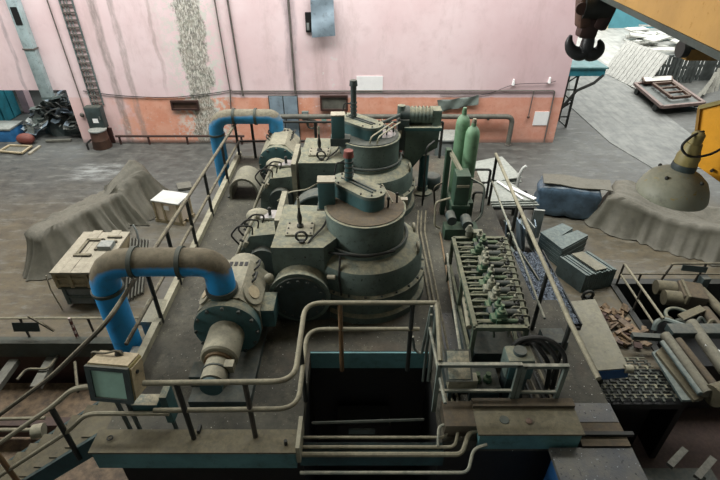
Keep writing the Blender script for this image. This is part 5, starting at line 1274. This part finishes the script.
# ================================================================ CRANE
t = thing('crane_girder', 'yellow overhead crane girder with a grey lower flange, top right', 'crane', (2.6, 5, 5.38))
g0, g1 = V(2.53, 6.8, 0), V(2.03, 1.45, 0); d = (g1-g0).normalized(); nrm = V(-d.y, d.x, 0)
def gp(s_, off, z): p = g0.lerp(g1, s_)+nrm*off; return V(p.x, p.y, z)
def gbox(o0, o1, z0, z1): return MB().prism([tuple(gp(s_, o, 0)[:2]) for s_, o in ((0, o0), (1, o0), (1, o1), (0, o1))], z0, z1)
side = 1 if gp(.5, 1, 0).x > gp(.5, 0, 0).x else -1
gbox(.035*side, .5*side, 5.455, 6.6).build('web', 'yellow', t)
gbox(.02*side, .53*side, 5.41, 5.455).build('lower_flange', 'flange_dark', t)
gbox(-.03*side, .56*side, 6.6, 6.66).build('upper_flange', 'flange_dark', t)
# trolley hidden behind the girder with its wheel
t = thing('crane_carriage', 'dark yellow crane carriage with a black wheel below the big girder', 'crane', ony(700, 48, 6.2))
P = ony(702, 53, 6.2); MB().box(P+V(.42, .1, .02), (1.2, .25, .22), (0, 0, .0), .02).build('end_beam', 'yellow_dark', t)
P2 = ony(683, 49, 6.15); MB().cyl(P2+V(-.04, 0, 0), P2+V(.04, 0, 0), .10, n=20).build('wheel', 'rail_black', t)
MB().box(P2+V(.07, .03, .1), (.12, .12, .2)).build('bracket', 'rail_black', t)
# hook
HY = 5.6
hc = ony(585, 45, HY)
t = thing('crane_hook', 'black double horned crane hook hanging from a rusty block, top right', 'hook', hc)
def hp(u, v, dy=0): return ony(u, v, HY+dy)
b = MB()
pts = [hp(571, 35), hp(569, 42), hp(571, 49), hp(576, 53), hp(581, 53.5), hp(585, 50)]; rr = [.016, .042, .06, .072, .078, .075]
pts2 = [hp(599, 40), hp(600.5, 45), hp(599, 50), hp(595, 53.5), hp(590, 54), hp(585, 50)]
def smooth(P, R, n=4):
    Q, S = [], []
    for i in range(len(P)-1):
        p0, p1, p2, p3 = P[max(i-1, 0)], P[i], P[i+1], P[min(i+2, len(P)-1)]
        for k in range(n):
            s_ = k/n; Q.append(.5*((2*p1)+(p2-p0)*s_+(2*p0-5*p1+4*p2-p3)*s_*s_+(3*p1-p0-3*p2+p3)*s_**3)); S.append(R[i]*(1-s_)+R[i+1]*s_)
    return Q+[P[-1]], S+[R[-1]]
for P, in ((pts,), (pts2,)):
    Q, S = smooth(P, rr); b.tube(Q, S, 12)
b.lathe([(.075, 0), (.07, .1), (.05, .2), (.05, .3)], hp(585.5, 51), 16); b.build('hook_body', 'hook', t)
b = MB(); c1 = hp(588, 27); b.box(c1, (.20, .16, .22), (0, .1, 0), .04); b.build('hook_nut', 'rust_dark', t)
c2 = hp(583, 12); MB().box(c2, (.12, .18, .30), (0, -.2, 0), .03).build('side_plate', 'rust', t)
c3 = hp(602, 16); MB().box(c3, (.16, .2, .26), (0, .25, 0), .04).build('side_plate', 'rust_dark', t)
c4 = hp(594, 8); MB().cyl(c4+V(-.14, 0, .02), c4+V(.14, 0, .02), .14, n=24).build('sheave', 'rail_black', t)
MB().cyl(c2+V(-.07, -.1, .05), c2+V(-.07, -.12, .05), .06, n=14).build('pin', 'rust_dark', t)
MB().cyl(c4+V(-.05, 0, .0), c4+V(-.05, 0, 1.1), .015, n=8).build('wire_rope', 'rail_black', t)
MB().cyl(c4+V(.07, 0, .0), c4+V(.07, 0, 1.1), .015, n=8).build('wire_rope', 'rail_black', t)
# lamp on its yellow bracket
LY = 2.6
lc = ony(671, 194, LY); tl = .05
t = thing('bell_lamp', 'dusty olive bell shaped factory lamp hanging at the right edge', 'lamp', lc)
RT = Euler((.0, tl, 0)).to_matrix().to_4x4(); RL = Matrix.Translation(lc) @ RT
MB().lathe([(.18, .0), (.195, -.008), (.198, .004), (.193, .03), (.184, .06), (.158, .108), (.115, .142), (.068, .165), (.05, .17)], lc, 40, rot=RT).build('shade', 'lampshade', t, 60)
MB().lathe([(.065, .168), (.068, .185), (.065, .205)], lc, 24, rot=RT).build('collar', 'machine_dark', t)
MB().lathe([(.062, .20), (.063, .25), (.048, .29), (.042, .33)], lc, 24, rot=RT).build('neck', 'olive', t)
MB().lathe([(.035, .33), (.035, .385), (.02, .40)], lc, 20, rot=RT).build('cap', 'olive', t)
b = MB(); b.cyl(RL @ V(0, 0, .01), RL @ V(0, 0, .16), .03, n=12); b.ball(RL @ V(0, 0, .02), .05); b.build('bulb', 'glass_teal', t)
for k in range(4):
    a_ = .5+k*1.57; p = RL @ V(.13*math.cos(a_), .13*math.sin(a_), .134); MB().ball(p, .012, u=8, v=6).build('stud', 'rail_black', t)
c_ = RL @ V(0, 0, .40)
b = MB(); Q, S = smooth([c_+V(.02, 0, .0), c_+V(-.05, -.02, -.02), c_+V(-.09, -.03, -.08), c_+V(-.03, -.05, -.13), c_+V(.10, -.05, -.10), c_+V(.22, -.03, .03), c_+V(.32, 0, .16)], [.007]*7, 5); b.tube(Q, S, 8); b.build('cable', 'rubber', t)
t = thing('lamp_bracket', 'yellow steel bracket plate behind the bell lamp at the right edge', 'bracket', ony(712, 150, 2.75))
bp0, bn = ony(693, 150, 2.8), V(-.80, -.60, 0)
def onb(u, v):
    r_ = ray(u, v); o_ = V(0, 0, CZ); return o_+r_*((bp0-o_).dot(bn)/r_.dot(bn))
P = [onb(u, v) for u, v in ((700, 107), (745, 96), (752, 205), (693, 163), (694, 150))]
b = MB(); b.slab([P[0], P[1], P[2], P[3]], .05); b.build('plate', 'yellow_vivid', t)
MB().beam(P[0], P[1], .04, .02).build('top_flange', 'olive', t)
MB().beam(P[0], P[3], .03, .015).build('side_flange', 'yellow_dark', t)
p = onb(713, 170); MB().cyl(p, p+bn*.02, .01, n=8).build('rivet', 'rail_black', t)
MB().beam(P[1]+V(.1, .1, 0), (2.5, 3.2, 5.42), .06).build('hanger', 'yellow_dark', t)
# ================================================================ LIGHT
def area(name, loc, size, energy, col=(1, 1, 1), aim=None, sy=None):
    l = bpy.data.lights.new(name, 'AREA'); l.shape = 'RECTANGLE'; l.size = size; l.size_y = sy or size; l.energy = energy; l.color = col
    o = bpy.data.objects.new(name, l); C.objects.link(o); o.location = loc
    if aim is not None: o.rotation_euler = (Vector(aim)-Vector(loc)).to_track_quat('-Z', 'Y').to_euler()
    return o
area('roof_skylight', (-3, 9.9, 12.5), 26, 3900, (1, .985, .95), (-3, 13, 0), 4)
area('yard_skylight', (14, 25, 9.5), 13, 3600, (1, .99, .96), (14, 25.5, 0), 16)
o = area('side_fill', (-13, 4.5, 8.2), 7, 330, (1, .99, .95), (2.5, 4.2, 5.6), 1.6); o.data.spread = math.radians(70)  # added fill from the left, brightens girder and bell lamp
area('recess_fill', (-10.6, 17.6, 3.6), 2.5, 130, (.95, 1, 1), (-10.2, 16, 0), 2)  # added fill inside the recess, stands in for daylight from behind
# unseen roof and back wall, added to darken the foreground and bounce fill
b = MB(); b.bx(-22, 20, -8, 7.4, 9.2, 9.5); struct(b.build('light_block_roof', 'white_dull'))
b = MB(); b.bx(-22, 20, -8.3, -8, -2, 9.5); struct(b.build('light_block_wall', 'white_dull'))
w = bpy.data.worlds.new('world'); bpy.context.scene.world = w; w.use_nodes = True
w.node_tree.nodes['Background'].inputs[0].default_value = (.95, 1, .95, 1); w.node_tree.nodes['Background'].inputs[1].default_value = .15
vs_ = bpy.context.scene.view_settings
vs_.view_transform = 'Standard'; vs_.look = 'None'; vs_.gamma = 1; vs_.use_curve_mapping = False; vs_.exposure = 0
